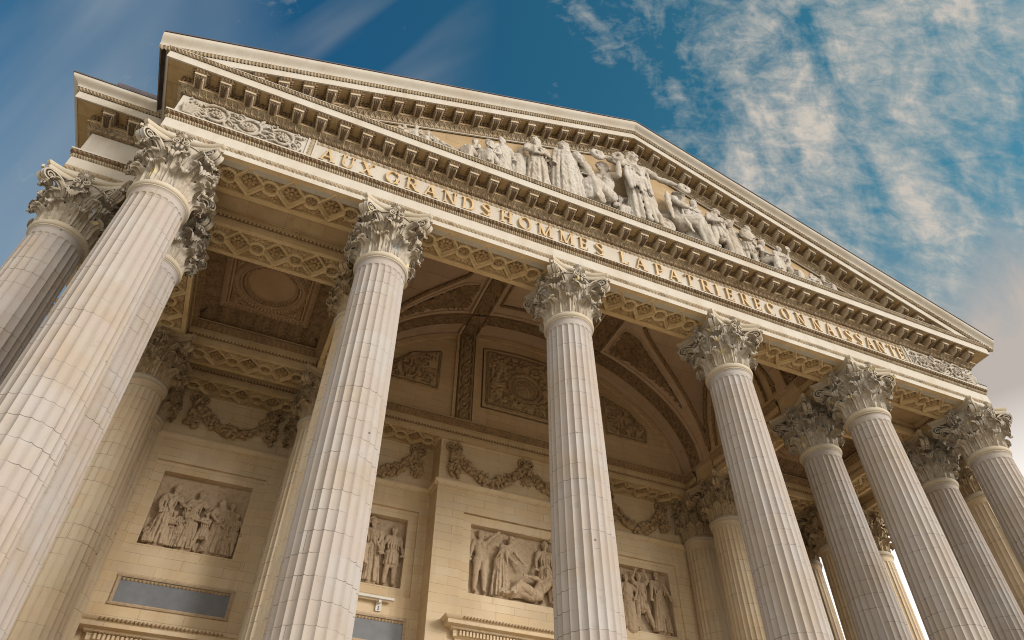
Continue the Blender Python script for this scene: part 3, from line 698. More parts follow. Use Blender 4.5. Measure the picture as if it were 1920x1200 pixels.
# ---------------------------------------------------------------- diamond soffits
def rosette(X,Y,R,n,h):
    r=np.hypot(X,Y); a=np.arctan2(Y,X)
    pet=np.clip(1-r/R,0,1)**.55*(.55+.45*np.abs(np.cos(a*n/2)))
    return h*np.maximum(pet*(r>.26*R),1.05*np.sqrt(np.clip(1-(r/(.28*R))**2,0,1)))
def soffit_h(U,Vv,per=.2,hw=.11,c0=.5):
    """height (positive = up into the stone) of the interlace pattern; U along, V across"""
    u=((U-c0)/per+.5)%1-.5; u=u*per
    uc=((U-c0)/per)%1-.5; uc=uc*per
    d=np.abs(u)/.067+np.abs(Vv)/.075
    h=.010*sst(1.0,.97,d)+.014*sst(.80,.77,d)
    r=np.hypot(uc,Vv)
    h+=.017*sst(.0290,.0278,r)
    sp=(np.abs(Vv)<.083)&(d>1.27)&(r>.0465)&(np.abs(Vv)>.020)
    sp2=(np.abs(Vv)<.078)&(d>1.37)&(r>.0515)&(np.abs(Vv)>.025)
    w=vn(U*120,Vv*120,4); h+=np.where(sp,.017,0)-np.where(sp2,.015*np.clip(1-np.abs(w-.5)*3.5,0,1),0)
    h-=.004*sst(1.26,1.23,d)*sst(1.06,1.09,d)
    h-=.004*sst(.0335,.0345,r)*sst(.0455,.0445,r)
    return h
def add_rosette(mb,x,y,z,R,n):
    for k in range(n):
        a=2*pi*k/n; c_,s_=cos(a),sin(a)
        mb.tube([(x+c_*R*.25,y+s_*R*.25,z-R*.05),(x+c_*R*.6,y+s_*R*.6,z-R*.34),(x+c_*R*.95,y+s_*R*.95,z-R*.20),(x+c_*R*1.05,y+s_*R*1.05,z+R*.05)],[R*.12,R*.25,R*.25,R*.10],6,flat=.55)
    mb.blob((x,y,z-R*.28),(R*.30,R*.30,R*.24),8,5)
_RM={}
def put_rosettes(lst,parent,off=(0,0,0)):
    for x,y,z,R,n in lst:
        if n not in _RM:
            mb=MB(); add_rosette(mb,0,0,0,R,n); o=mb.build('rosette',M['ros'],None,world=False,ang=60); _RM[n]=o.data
        else: o=bpy.data.objects.new('rosette',_RM[n]); COL.objects.link(o)
        o.parent=parent; p=np.array([x,y,z])+np.array(off); o.location=tuple(p*S)
def soffit_mb(u0,u1,c0,y0,y1,z,clear,res=.0034,per=.2,ros=None):
    mb=MB(); n=int((u1-u0)/res)+1; m=int((y1-y0)/res)+1
    U,W=np.meshgrid(np.linspace(u0,u1,n),np.linspace(y0,y1,m),indexing='ij')
    yc=(y0+y1)/2; H=soffit_h(U,W-yc,per,c0=c0)*clear(U)
    mb.grid(np.stack([U,W,z+H],-1),flip=True)
    if ros is not None:
        k0=int(np.floor((u0-c0)/per))-1
        for k in range(k0,k0+int((u1-u0)/per)+4):
            for off,R,nn,dz in ((0,.036,8,.024),(.5,.0240,6,.017)):
                x=c0+(k+off)*per
                if u0<x<u1 and clear(np.array([x-.02,x,x+.02])).min()>0: ros.append((x,yc,z+dz-R*.05,R,nn))
    return mb
# front architrave soffit over the six columns
clr=lambda U: (np.abs(U-np.round(U))>.155).astype(float)
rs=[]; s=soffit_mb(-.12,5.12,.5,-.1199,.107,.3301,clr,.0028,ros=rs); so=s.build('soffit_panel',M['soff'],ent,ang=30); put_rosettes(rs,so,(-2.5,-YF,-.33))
inner=MB()
def fascia(mb,bands,A,B,n,zt=.475):
    """inside face of a beam from A to B with outward normal n"""
    strip(mb,A,B,n,n,[(0,.3302),(0,.372)],None); strip(mb,A,B,n,n,[(0,.3722),(.005,.3865),(.007,.389),(.007,.432)],None)
    strip(mb,A,B,n,n,[(.007,.432),(.0075,.4325)],None)
    strip(bands,A,B,n,n,arc(.0005,.372,.006,.389,6,.002),leafm(.006),.021,8)
    strip(bands,A,B,n,n,arc(.007,.4325,.030,.466,8,-.004),egg(.008),.030,10)
    strip(bands,A,B,n,n,arc(.028,.466,.032,.478,5,.001),bead(.005),.0135,6)
    strip(mb,A,B,n,n,[(.034,.478),(.034,.487),(-.02,.4885)],None)
inb=MB(); fascia(inner,inb,(-.11,.107),(5.11,.107),(0,1))
inner.build('inner_face',M['beam'],ent,ang=30); inb.build('inner_moulding',M['vband'],ent,ang=60)
def beam_proto(L,name):
    """beam between two column axes L apart, lying along x from its left axis"""
    e=empty(name,(0,0,0),world=False); a,b=.105,L-.105
    def put(mb,nm,mat,ang):
        for v in mb.v: v[:,2]-=.33
        return mb.build(nm,mat,e,world=False,ang=ang)
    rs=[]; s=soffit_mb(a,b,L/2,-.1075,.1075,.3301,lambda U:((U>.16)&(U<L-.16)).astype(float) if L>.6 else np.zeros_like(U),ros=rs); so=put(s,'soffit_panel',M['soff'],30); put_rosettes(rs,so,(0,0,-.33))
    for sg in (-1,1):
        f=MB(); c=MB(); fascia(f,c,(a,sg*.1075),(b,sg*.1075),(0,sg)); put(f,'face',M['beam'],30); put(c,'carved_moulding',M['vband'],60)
    return e
bl=beam_proto(1.0,'diamond_beam'); bs=beam_proto(.41,'short_beam'); bt=beam_proto(.34,'short_beam'); bq=beam_proto(.97,'diamond_beam')
GB='beams with carved diamonds under the porch ceiling'
def place(p,loc,rot,lab,group=GB):
    o=copy_tree(p); o.location=tuple(V((loc[0],loc[1],.33))); o.rotation_euler=(0,0,rot); tag(o,lab,'beam',group); return o
place(bl,(0,YB),0,'diamond carved beam parallel to the front, second from it, in the left bay')
place(bl,(4,YB),0,'second diamond carved beam in the right bay, above the browner capitals')
place(bl,(0,YC),0,'diamond carved beam nearer the garland wall in the left bay, below the round disc')
place(bl,(4,YC),0,'diamond carved beam at the back of the right bay beyond the scaled cove')
place(bl,(0,YD),0,'last diamond carved beam in the left bay, touching the wall over the garland')
place(bl,(4,YD),0,'last beam of the right bay, farthest from the front')
place(bq,(0,YB),pi/2,'diamond carved beam running into the porch over the left corner columns',GB)
place(bq,(1,YB),pi/2,'diamond carved beam running into the porch right of the round ceiling disc')
place(bq,(4,YB),pi/2,'diamond carved beam running into the porch between vault and right bay')
place(bq,(5,YB),pi/2,'diamond carved beam running into the porch over the right corner columns')
place(bq,(-XO,YB),pi/2,'outermost beam on the left side of the porch')
place(bq,(5+XO,YB),pi/2,'outermost beam on the right, pale and sunlit between far columns')
GS='short beams tying paired columns'
SB=[(x,0,'front pair') for x in (0,1,4,5)]
nmz={0:'left corner',1:'second front column',4:'fifth front column',5:'right corner column'}
for x in (0,1,4,5):
    place(bs,(x,0),pi/2,'short plain beam tying the %s to the one behind it'%nmz[x],GS)
for x,t in ((0,'brown pair at the far left'),(1,'inner pair left of the vault'),(4,'inner pair right of the vault'),(5,'far pair in the bright gap')):
    place(bt,(x,YC),pi/2,'short plain beam over the '+t,GS)
for x,y,t in ((-XO,YB,'outermost left column to the one behind the left corner'),(5,YB,'golden column to the one behind the right corner'),(5,YC,'farthest cream column to its neighbour')):
    place(bs,(x,y),0,'short plain beam tying the '+t,GS)
for p in (bl,bs,bt,bq):
    for c in list(p.children_recursive): bpy.data.objects.remove(c)
    bpy.data.objects.remove(p)
# crossing blocks over the inner columns, plain ceilings of the narrow strips
cs=empty('porch_ceiling',(2.5,1.0,.42),'plain blocks of stone ceiling in the narrow strips between the paired beams','ceiling')
c=MB()
for x,y,k,l_,g in COLS:
    if y>0: c=MB(); c.box((x-.1055,y-.1055,.3303),(x+.1055,y+.1055,.55)); c.build('crossing_block',M['beam'],cs,ang=30)
c=MB(); z=.4225
for x0,x1,y0,y1 in ((0,1,.11,YB-.1),(4,5,.11,YB-.1),(0,1,YC+.1,YD-.1),(4,5,YC+.1,YD-.1),(-XO+.1,-.1,YB,YC),(5.1,5+XO-.1,YB,YC),(-XO+.1,-.1,YC,1.9),(5.1,5+XO-.1,YC,1.9)):
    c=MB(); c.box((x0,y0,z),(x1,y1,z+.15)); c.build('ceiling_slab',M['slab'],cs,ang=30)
# ---------------------------------------------------------------- coffered bays with the round disc
def coffer(x0,name,lab):
    e=empty(name,(x0+.5,.9,.49),lab,'ceiling','coffered ceilings of the two side bays')
    a0,a1,b0,b1=x0+.11,x0+.89,YB+.11,YC-.11; ins=.125; z0,z1=.487,.565
    # cove
    n=190; m=22; q=np.linspace(0,1,m); mb=MB()
    cx,cy=(a0+a1)/2,(b0+b1)/2; hx,hy=(a1-a0)/2,(b1-b0)/2
    for k in range(4):
        h1=hx if k%2==0 else hy; h2=hy if k%2==0 else hx
        s_=np.linspace(-1,1,n)
        inn=ins*(1-np.cos(q*pi/2)); zz=z0+(z1-z0)*np.sin(q*pi/2)**1.0
        L=(h1-inn[None,:])*s_[:,None]
        T=np.broadcast_to(q[None,:],L.shape)
        cyc=L/.098+.5*(k%2)
        x=(cyc%1)-.5; w=.47*np.sqrt(np.clip(1-((T-.35)/.66)**2,0,1))+1e-4
        lf=np.clip(1-(np.abs(x)/w)**2,0,1)*(.7+.3*np.cos(T*38+np.abs(x)*16)); rib=np.exp(-(x/.05)**2)*.5; dart=np.exp(-((np.abs(x)-.5)/.045)**2)*.45
        H=.024*(lf+rib+dart-.4)*sst(0,.08,T)*sst(1,.93,T)
        D=(h2-inn[None,:])-H*np.cos(T*pi/2)*1.0
        Z=zz[None,:]-H*np.sin(T*pi/2)
        ca,sa=cos(k*pi/2),sin(k*pi/2)
        lx=L; ly=-D
        X=cx+lx*ca-ly*sa; Y=cy+lx*sa+ly*ca
        mb.grid(np.stack([X,Y,Z+0*X],-1),flip=True)
    mb.build('leaf_cove',M['vband'],e,ang=60)
    # flat panel
    fx,fy=hx-ins+.004,hy-ins+.004; res=.0040
    X,Y=np.meshgrid(np.linspace(-fx,fx,int(2*fx/res)),np.linspace(-fy,fy,int(2*fy/res)),indexing='ij')
    r=np.hypot(X,Y)*1.0; a=np.arctan2(Y,X); e_=np.minimum(fx-np.abs(X),fy-np.abs(Y))
    H=np.zeros_like(X)
    alongx=np.where(fx-np.abs(X)<fy-np.abs(Y),Y,X)
    fr=(e_<.036); H-=np.where(fr,.010+.018*np.clip(1-np.abs(((alongx/.022)%1)-.5)/.42,0,1)*np.sin(pi*np.clip(e_/.036,0,1)),0)
    H-=np.where((e_>.042)&(e_<.054),.016,0)
    R1=.215; 
    ring=(r<R1)&(r>R1-.034); H-=np.where(ring,.010+.020*np.abs(np.cos(a*30))*np.sin(pi*np.clip((R1-r)/.034,0,1)),0)
    H-=np.where((r<.178)&(r>.166),.010,0); H+=np.where(r<.166,.012,0)
    ring2=(r<.160)&(r>.142); H-=np.where(ring2,.020*np.abs(np.cos(a*26)),0)
    H+=np.where(r<.140,.014*np.sqrt(np.clip(1-(r/.14)**2,0,1))+.004,0)
    sp=(r>R1+.012)&(e_>.060); H-=np.where(sp,.022*np.clip(1-np.abs(vn(X*75,Y*75,6)-.5)*3.4,0,1),0)
    mb=MB(); mb.grid(np.stack([X+cx,Y+cy,z1+.001+H],-1),flip=True); mb.build('disc_panel',M['disc'],e,ang=50)
    mb=MB(); mb.box((a0-.02,b0-.02,.60),(a1+.02,b1+.02,.62)); mb.build('ceiling_back',M['slab'],e)
coffer(0,'coffered_ceiling','dark coffered ceiling with a round disc and carved leaf cove in the left bay')
coffer(4,'coffered_ceiling','coffered ceiling of the right bay with a scaled golden cove glimpsed between columns')
# ---------------------------------------------------------------- central groin vault
VA,VBz,VZ=1.385,.965,.482; LA,LH=.40,.835; YM=.885; YW=1.66
ell=lambda x: VZ+VBz*np.sqrt(np.clip(1-((x-2.5)/VA)**2,0,1))
lunz=lambda y: VZ+LH*np.sqrt(np.clip(1-((y-YM)/LA)**2,0,1))
vt=empty('stone_vault',(2.5,.9,VZ),'brown stone vault over the middle of the porch with carved ribs and arch bands','vault')
mb=MB(); nx,ny=340,200
th=np.linspace(0,pi,nx); xs=2.5-VA*np.cos(th); ys=np.linspace(.105,YW+.004,ny)
X,Y=np.meshgrid(xs,ys,indexing='ij'); Z1=ell(X); Z2=np.where(np.abs(Y-YM)<LA,lunz(Y),VZ)
Z=np.maximum(Z1,Z2)+.0
# sunk plain panel in the crown between the ribs
pan=(np.abs(X-2.5)<.36)&(np.abs(Y-YM)<.40); Z=np.where(pan,Z+.010,Z)
mb.grid(np.stack([X,Y,Z],-1),flip=True); mb.build('vault_surface',M['vault'],vt,ang=28)
# side lunette walls
mb=MB()
for xe in (2.5-VA-.003,2.5+VA+.003):
    y=np.linspace(YM-LA,YM+LA,41); P=np.stack([np.stack([np.full(41,xe),y,np.full(41,VZ)],1),np.stack([np.full(41,xe),y,lunz(y)+.004],1)],1); mb=MB(); mb.grid(P); mb.build('side_lunette',M['lun'],vt,smooth=False)
mb=MB(); x=np.linspace(2.5-VA,2.5+VA,80); mb.grid(np.stack([np.stack([x,np.full(80,.1068),np.full(80,.47)],1),np.stack([x,np.full(80,.1068),ell(x)+.01],1)],1)); mb.build('front_lunette',M['lun'],vt,smooth=False)
def guill(c,t):      # two crossing waves with a rosette in every eye
    a=np.abs(t-.5-.33*np.sin(pi*c)); b=np.abs(t-.5+.33*np.sin(pi*c)); rd=np.maximum(np.clip(1-a/.13,0,1),np.clip(1-b/.13,0,1))**.5
    x=(c%1)-.5; r=np.hypot(x*1.1,(t-.5)*.9); an=np.arctan2(t-.5,x); ros=np.clip(1-r/.20,0,1)**.4*(.75+.3*np.cos(an*6))
    xx=((c+.5)%1)-.5; tri=np.exp(-(xx/.16)**2)*np.clip(np.abs(t-.5)/.5-.45,0,1)*1.6
    return np.maximum(np.maximum(rd,ros),tri)
def rince(c,t):      # scrolling foliage relief, c = cycles along, t = 0..1 across
    sgn=np.where((np.floor(c)%2)==0,1,-1); x=(c%1)-.5; y=(t-.5)*sgn
    r=np.hypot(x*1.05,y); a=np.arctan2(y,x)
    ph=r/.46*1.2-a/(2*pi); ring=np.clip(1-np.abs((ph%1)-.5)/.28,0,1)*(r<.46)*(r>.12)
    ros=np.clip(1-r/.15,0,1)**.5*(.8+.3*np.cos(a*6)); stem=np.exp(-((y-.42*np.sin(x*3.1))/.07)**2)*(r>.40)
    lv=np.clip(1-np.abs(vn(c*9+3*0,t*9+np.zeros_like(c),5)-.5)*3.4,0,1)*.5
    return np.maximum(np.maximum(ring*(.8+.25*np.cos(a*9)),ros),np.maximum(stem,lv*(r>.30)))
def vband_path(mb,C,Nn,W,w,per,amp,base,nx=20,nt=19,edge=.14,fn=None):
    """carved band following points C with inward normals Nn and width direction W"""
    seg=np.linalg.norm(np.diff(C,axis=0),axis=1); s_=np.concatenate([[0],np.cumsum(seg)]); L=s_[-1]
    n=int(L/per*nx)+2; q=np.linspace(0,L,n)
    Ci=np.stack([np.interp(q,s_,C[:,k]) for k in range(3)],1); Ni=np.stack([np.interp(q,s_,Nn[:,k]) for k in range(3)],1); Ni/=np.linalg.norm(Ni,axis=1)[:,None]
    t=np.linspace(0,1,nt); cc,tt=np.meshgrid(q/per,t,indexing='ij')
    inn=np.clip((tt-edge)/(1-2*edge),0,1); fr=(tt<edge)|(tt>1-edge)
    H=np.where(fr,.85,.05+.85*(fn or guill)(cc,inn))*amp+base
    H[:,0]=0;H[:,-1]=0
    G=Ci[:,None]+np.asarray(W)[None,None]*((tt-.5)*w)[...,None]+Ni[:,None]*H[...,None]
    mb.grid(G); 
def arch_curve(x0=None,x1=None,n=220,off=0):
    t=np.linspace(0.02,pi-.02,n); C=np.stack([2.5-(VA-off)*np.cos(t),np.zeros(n),VZ+(VBz-off)*np.sin(t)],1)
    N=-np.stack([-np.cos(t)/VA,np.zeros(n),np.sin(t)/VBz],1); N/=np.linalg.norm(N,axis=1)[:,None]
    return C,N
for yc,lab in ((1.452,'rear'),(.318,'front')):
    C,N=arch_curve(); C[:,1]=yc; mb=MB(); vband_path(mb,C,N,(0,1,0),.112,.095,.026,.010); mb.build('arch_band',M['vband'],vt,ang=60)
    # plain raised shoulders of the arch
    mb=MB()
    for dy in (-.068,.068):
        C2=C.copy(); C2[:,1]=yc+dy; P=[]
        for a,b_ in ((-.014,0),(-.014,.012),(.014,.012),(.014,0)): P.append(C2+np.array([0,a,0])+N*b_)
        mb.grid(np.stack(P,1))
    mb.build('arch_rib',M['vault'],vt,ang=30)
for xc in (2.0,3.0):
    zz=float(ell(np.array(xc))); dz=(float(ell(np.array(xc+.01)))-float(ell(np.array(xc-.01))))/.02
    nn=np.array([dz,0,-1.])/sqrt(1+dz*dz); wd=np.array([1,0,dz])/sqrt(1+dz*dz)
    yv=np.linspace(.385,1.385,60); C=np.stack([np.full(60,xc),yv,np.full(60,zz)],1); N=np.tile(nn,(60,1))
    mb=MB(); vband_path(mb,C,N,wd,.150,.125,.028,.014); mb.build('vault_rib',M['vband'],vt,ang=60)
    yv=np.linspace(1.52,YW,30); C=np.stack([np.full(30,xc),yv,np.full(30,zz)],1); N=np.tile(nn,(30,1)); mb=MB(); vband_path(mb,C,N,wd,.150,.125,.028,.014); mb.build('vault_rib',M['vband'],vt,ang=60)
    mb=MB()
    for s_ in (-1,1):
        for yy0,yy1 in ((.385,1.385),(1.52,YW)):
            b0=np.array([xc,0,zz])+wd*s_*.083
            P=[]
            for a,h in ((-.009,0),(-.009,.030),(.009,.030),(.009,0)):
                p=b0+wd*a+nn*h; P.append(np.array([[p[0],yy0,p[2]],[p[0],yy1,p[2]]]))
            mb.grid(np.stack(P,1))
    mb.build('rib_border',M['vault'],vt,ang=30)
    # crossing rosette
    mb=MB(); g=np.linspace(-.072,.072,37); A,B=np.meshgrid(g,g*.9,indexing='ij')
    for yc in (1.452,.318):
        H=.010+rosette(A,B,.066,10,.026)+np.where((np.abs(A)>.062)|(np.abs(B)>.056),.02,0)
        G=np.array([xc,yc,zz])+wd*A[...,None]+np.array([0,1,0])*B[...,None]+nn*(H+.014)[...,None]; mb.grid(G)
    mb.build('crossing_rosette',M['vband'],vt,ang=60)
# groin mouldings
for sx in (-1,1):
    mb=MB()
    zc=np.linspace(VZ+.10,VZ+LH-.012,60); dx=VA*np.sqrt(1-((zc-VZ)/VBz)**2)
    for sy in (-1,1):
        dy=LA*np.sqrt(np.clip(1-((zc-VZ)/LH)**2,0,1)); C=np.stack([2.5+sx*dx,YM+sy*dy,zc-.004],1)
        L=np.concatenate([[0],np.cumsum(np.linalg.norm(np.diff(C,axis=0),axis=1))]); q=np.linspace(0,L[-1],330)
        Cq=np.stack([np.interp(q,L,C[:,k]) for k in range(3)],1)
        mb.tube(Cq,.011+.006*np.abs(np.sin(q/.021*pi)),8)
    mb.build('groin_moulding',M['vband'],vt,ang=70)
    # moulding on the side lunette arch
    mb=MB(); xe=2.5+sx*(VA-.004); t=np.linspace(.06,pi-.06,230)
    for k,(ra,rb) in enumerate(((.93,.99),(.72,.76))):
        P=[]
        for f,h in ((ra,0),(ra,.010),((ra+rb)/2,.018),(rb,.010),(rb,0)):
            hh=h*(1 if f in(ra,rb) else (.6+.8*np.abs(np.sin(t*34))))
            P.append(np.stack([xe-sx*hh*np.ones_like(t),YM-LA*f*np.cos(t),VZ+LH*f*np.sin(t)],1))
        mb.grid(np.stack(P,1))
    mb.build('lunette_moulding',M['vband'],vt,ang=60)
# carved triangles beside the ribs on the vault
def inpoly(X,Y,poly):
    ins=np.zeros(X.shape,bool); n=len(poly)
    for i in range(n):
        x0,y0=poly[i];x1,y1=poly[(i+1)%n]
        c=((y0>Y)!=(y1>Y)); xi=(x1-x0)*(Y-y0)/((y1-y0)+1e-12)+x0
        ins^=c&(X<xi)
    return ins
def curved_poly(pts): return pts
for sx in (-1,1):
    for sy in (-1,1):
        mbt=MB(); edge=MB()
        # corner points (distance from centre): along the rib, along the arch band, pointed along the groin
        zs=np.linspace(.80,1.27,14); gx=VA*np.sqrt(1-((zs-VZ)/VBz)**2)-.055; gy=LA*np.sqrt(np.clip(1-((zs-VZ)/LH)**2,0,1))+.050
        poly=[(2.5+sx*.625,YM+sy*.465)]+[(2.5+sx*a,YM+sy*min(b,.465)) for a,b in zip(gx,gy)]+[(2.5+sx*.625,YM+sy*(gy[-1]+.0))]
        px=[p[0] for p in poly]; py=[p[1] for p in poly]
        g=.0062; A,B=np.meshgrid(np.arange(min(px),max(px)+g,g),np.arange(min(py),max(py)+g,g),indexing='ij')
        ins=inpoly(A+g/2,B+g/2,poly)[:-1,:-1]
        H=.006+.026*np.clip(1-np.abs(vn(A*48,B*48,11)-.5)*3.4,0,1)
        zz=ell(A); dzx=-(VBz/VA)*((A-2.5)/VA)/np.sqrt(np.clip(1-((A-2.5)/VA)**2,.02,1)); nl=np.sqrt(1+dzx**2)
        mbt.grid(np.stack([A+H*dzx/nl,B,zz-H/nl],-1),mask=ins)
        pts=[]
        for i in range(len(poly)):
            a=np.array(poly[i]); b_=np.array(poly[(i+1)%len(poly)]); k=max(2,int(np.linalg.norm(b_-a)/.01))
            for q in np.linspace(0,1,k,endpoint=False): pts.append(a*(1-q)+b_*q)
        pts=np.array(pts+[pts[0]]); edge.tube(np.stack([pts[:,0],pts[:,1],ell(pts[:,0])-.006],1),.010,6)
        ct=mbt.build('carved_triangle',M['vband'],vt,ang=70); edge.build('border',M['vault'],ct,ang=60)

mb=MB()
for a in (0,1):
    x=np.linspace(2.13,2.87,160) ; 
    for yy in (YM-.40,YM+.40): mb.tube(np.stack([x,np.full(160,yy),ell(x)-.002],1),.008+.006*np.abs(np.sin(np.arange(160)*.9)),6)
    break
for xx in (2.135,2.865):
    yv=np.linspace(YM-.40,YM+.40,160); mb.tube(np.stack([np.full(160,xx),yv,np.full(160,float(ell(np.array(xx)))-.002)],1),.008+.006*np.abs(np.sin(np.arange(160)*.9)),6)
mb.build('crown_panel_moulding',M['vband'],vt,ang=70)
# ---------------------------------------------------------------- lunette wall over the inner entablature
lw=empty('lunette_wall',(2.5,YW,VZ),'arched wall under the vault with a framed medallion between two upright carved bands','wall')
mb=MB(); n=120; x=np.linspace(2.5-VA,2.5+VA,n)
mb.grid(np.stack([np.stack([x,np.full(n,YW),np.full(n,.475)],1),np.stack([x,np.full(n,YW),ell(x)+.003],1)],1),flip=True)
mb.build('wall_face',M['lun'],lw,smooth=False)
mb=MB(); C,N=arch_curve(off=.030); P=[]
for a,h in ((-.022,0),(-.022,.010),(.022,.010),(.022,0)):
    q=C-N*a; q[:,1]=YW-h; P.append(q)
mb.grid(np.stack(P,1)); mb.build('arch_border',M['lun'],lw,ang=30)
for xc in (2.0,3.0):
    zt=float(ell(np.array(xc)))-.004; zv=np.linspace(.505,zt,50); C=np.stack([np.full(50,xc),np.full(50,YW),zv],1); N=np.tile([0,-1.,0],(50,1))
    mb=MB(); vband_path(mb,C,N,(1,0,0),.120,.110,.028,.008); mb.build('upright_band',M['garl'],lw,ang=60)
    mb=MB()
    for s_ in (-1,1): mb.box((xc+s_*.079-.011,YW+.001,.49),(xc+s_*.079+.011,YW-.020,zt+.006))
    mb.build('band_border',M['lun'],lw,ang=30)
def frame_strip(mb,pts,w,per,amp,y,closed=True,h0=.004):
    """carved moulding round a closed outline lying in the wall plane y"""
    pts=np.array(pts,float); n=len(pts); tot=[]
    cen=pts.mean(0)
    for i in range(n if closed else n-1):
        a=pts[i]; b=pts[(i+1)%n]; L=np.linalg.norm(b-a); 
        if L<1e-4: continue
        d=(b-a)/L; nr=np.array([-d[1],d[0]])
        m=max(2,int(L/per)*6); q=np.linspace(0,1,m); t=np.linspace(0,1,6)
        Q,T=np.meshgrid(q,t,indexing='ij')
        H=h0+amp*np.abs(np.sin(Q*L/per*pi))*np.sin(pi*T); H[:,0]=0; H[:,-1]=0
        P=a[None,None]+(b-a)[None,None]*Q[...,None]+nr[None,None]*((T-.5)*w)[...,None]
        mb.grid(np.stack([P[...,0],y-H,P[...,1]],-1),flip=True); mb.grid(np.stack([P[...,0],y-H,P[...,1]],-1))
# medallion panel
mx0,mx1,mz0,mz1=2.205,2.795,.748,1.235
def topz(x): return np.minimum(ell(x)-.205,mz1+.03)
g=.0046; A,B=np.meshgrid(np.arange(mx0,mx1+g,g),np.arange(mz0,1.30,g),indexing='ij')
tz=topz(A); ins=(B<tz)[:-1,:-1]
r=np.hypot(A-2.5,B-.965); a=np.arctan2(B-.965,A-2.5)
H=.034*np.clip(1-np.abs(vn(A*30,B*30,21)-.5)*3.0,0,1)+.010*np.clip(1-np.abs(vn(A*75,B*75,22)-.5)*3,0,1)
H=np.where(r<.150,.014+.018*sst(.150,.143,r)*sst(.112,.120,r)+.010*np.abs(np.sin(a*24))*(r>.09)*(r<.11)+.022*np.clip(1-r/.085,0,1)**.6*(.65+.45*np.abs(np.cos(a*4)+.3*np.cos(a*9+r*80))),H)
mb=MB(); mb.grid(np.stack([A,YW+.012-H,B],-1),mask=ins); mb.build('medallion_panel',M['garl'],lw,ang=70)
mb=MB(); xs_=np.linspace(mx0-.022,mx1+.022,30); out=[(mx0-.022,mz0-.022),(mx1+.022,mz0-.022)]+[(x_,float(topz(np.array(x_)))+.022) for x_ in xs_[::-1]]
frame_strip(mb,out,.030,.022,.014,YW,h0=.006); mb.build('medallion_frame',M['garl'],lw,ang=60)
mb=MB(); out2=[(mx0-.062,mz0-.062),(mx1+.062,mz0-.062)]+[(x_,float(topz(np.array(x_)))+.060) for x_ in np.linspace(mx0-.062,mx1+.062,30)[::-1]]
frame_strip(mb,out2,.010,.5,.0,YW,h0=.008); mb.build('outer_fillet',M['lun'],lw,ang=30)
for sx in (-1,1):
    xr=2.5+sx*.735; zb=.775
    xs_=np.linspace(.735,1.055,16); top=np.maximum(ell(2.5+xs_)-.215,zb+.004)
    poly=[(2.5+sx*.735,zb)]+[(2.5+sx*x_,t_) for x_,t_ in zip(xs_,top)]+[(2.5+sx*1.055,zb)]
    px=[p[0] for p in poly]; A,B=np.meshgrid(np.arange(min(px),max(px)+g,g),np.arange(zb,1.2,g),indexing='ij')
    ins=inpoly(A+g/2,B+g/2,poly)[:-1,:-1]; H=.032*np.clip(1-np.abs(vn(A*42,B*42,31)-.5)*3.2,0,1)
    mb=MB(); mb.grid(np.stack([A,YW+.008-H,B],-1),mask=ins); mb.build('corner_panel',M['garl'],lw,ang=70)
    cen=np.mean(np.array(poly),0); pp=[tuple(np.array(p)+(np.array(p)-cen)/np.linalg.norm(np.array(p)-cen)*.035) for p in poly]
    mb=MB(); frame_strip(mb,pp,.028,.022,.013,YW,h0=.006); mb.build('corner_frame',M['garl'],lw,ang=60)
# inner entablature below the lunette (between the wall columns)
ie=empty('inner_entablature',(2.5,1.63,.33),'inner entablature with carved mouldings running above the wall between the inner columns','entablature')
f=MB(); c=MB(); fascia(f,c,(1.1,1.6325),(3.9,1.6325),(0,-1))
f.build('face',M['beam'],ie,ang=30); c.build('carved_moulding',M['vband'],ie,ang=60)
for a,b in ((1.1,1.86),(3.14,3.9)):
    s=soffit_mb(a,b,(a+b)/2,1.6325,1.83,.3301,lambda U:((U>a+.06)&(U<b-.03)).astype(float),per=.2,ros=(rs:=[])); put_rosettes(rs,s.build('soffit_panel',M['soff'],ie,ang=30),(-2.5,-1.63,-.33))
s=MB(); s.box((1.85,1.6326,.3302),(3.15,1.70,.345)); s.build('soffit_slab',M['beam'],ie,ang=30)
# ---------------------------------------------------------------- rear wall
tw=empty('temple_wall',(2.5,1.83,-2.5),'honey coloured ashlar wall at the back of the porch with framed reliefs and garlands','wall')
WALLY=1.83
def wall_cells(mb,x0,x1,z0,z1,holes,y):
    xs=sorted({x0,x1,*[h[0] for h in holes],*[h[1] for h in holes]}); zs=sorted({z0,z1,*[h[2] for h in holes],*[h[3] for h in holes]})
    for i in range(len(xs)-1):
        for j in range(len(zs)-1):
            cx,cz=(xs[i]+xs[i+1])/2,(zs[j]+zs[j+1])/2
            if any(h[0]<cx<h[1] and h[2]<cz<h[3] for h in holes): continue
            mb.poly([(xs[i],y,zs[j]),(xs[i+1],y,zs[j]),(xs[i+1],y,zs[j+1]),(xs[i],y,zs[j+1])])
def reveal(mb,h,y0,y1):
    x0,x1,z0,z1=h
    for a,b in (((x0,z0),(x1,z0)),((x1,z0),(x1,z1)),((x1,z1),(x0,z1)),((x0,z1),(x0,z0))):
        mb.poly([(a[0],y0,a[1]),(b[0],y0,b[1]),(b[0],y1,b[1]),(a[0],y1,a[1])])
PANELS=[(.222,.735,-.690,-.232,1.83),(1.265,1.735,-.690,-.232,1.83),(2.115,2.885,-.715,-.258,1.66),(3.265,3.735,-.690,-.232,1.83),(4.265,4.778,-.690,-.232,1.83)]
ww=MB(); D1,D2=.018,.070
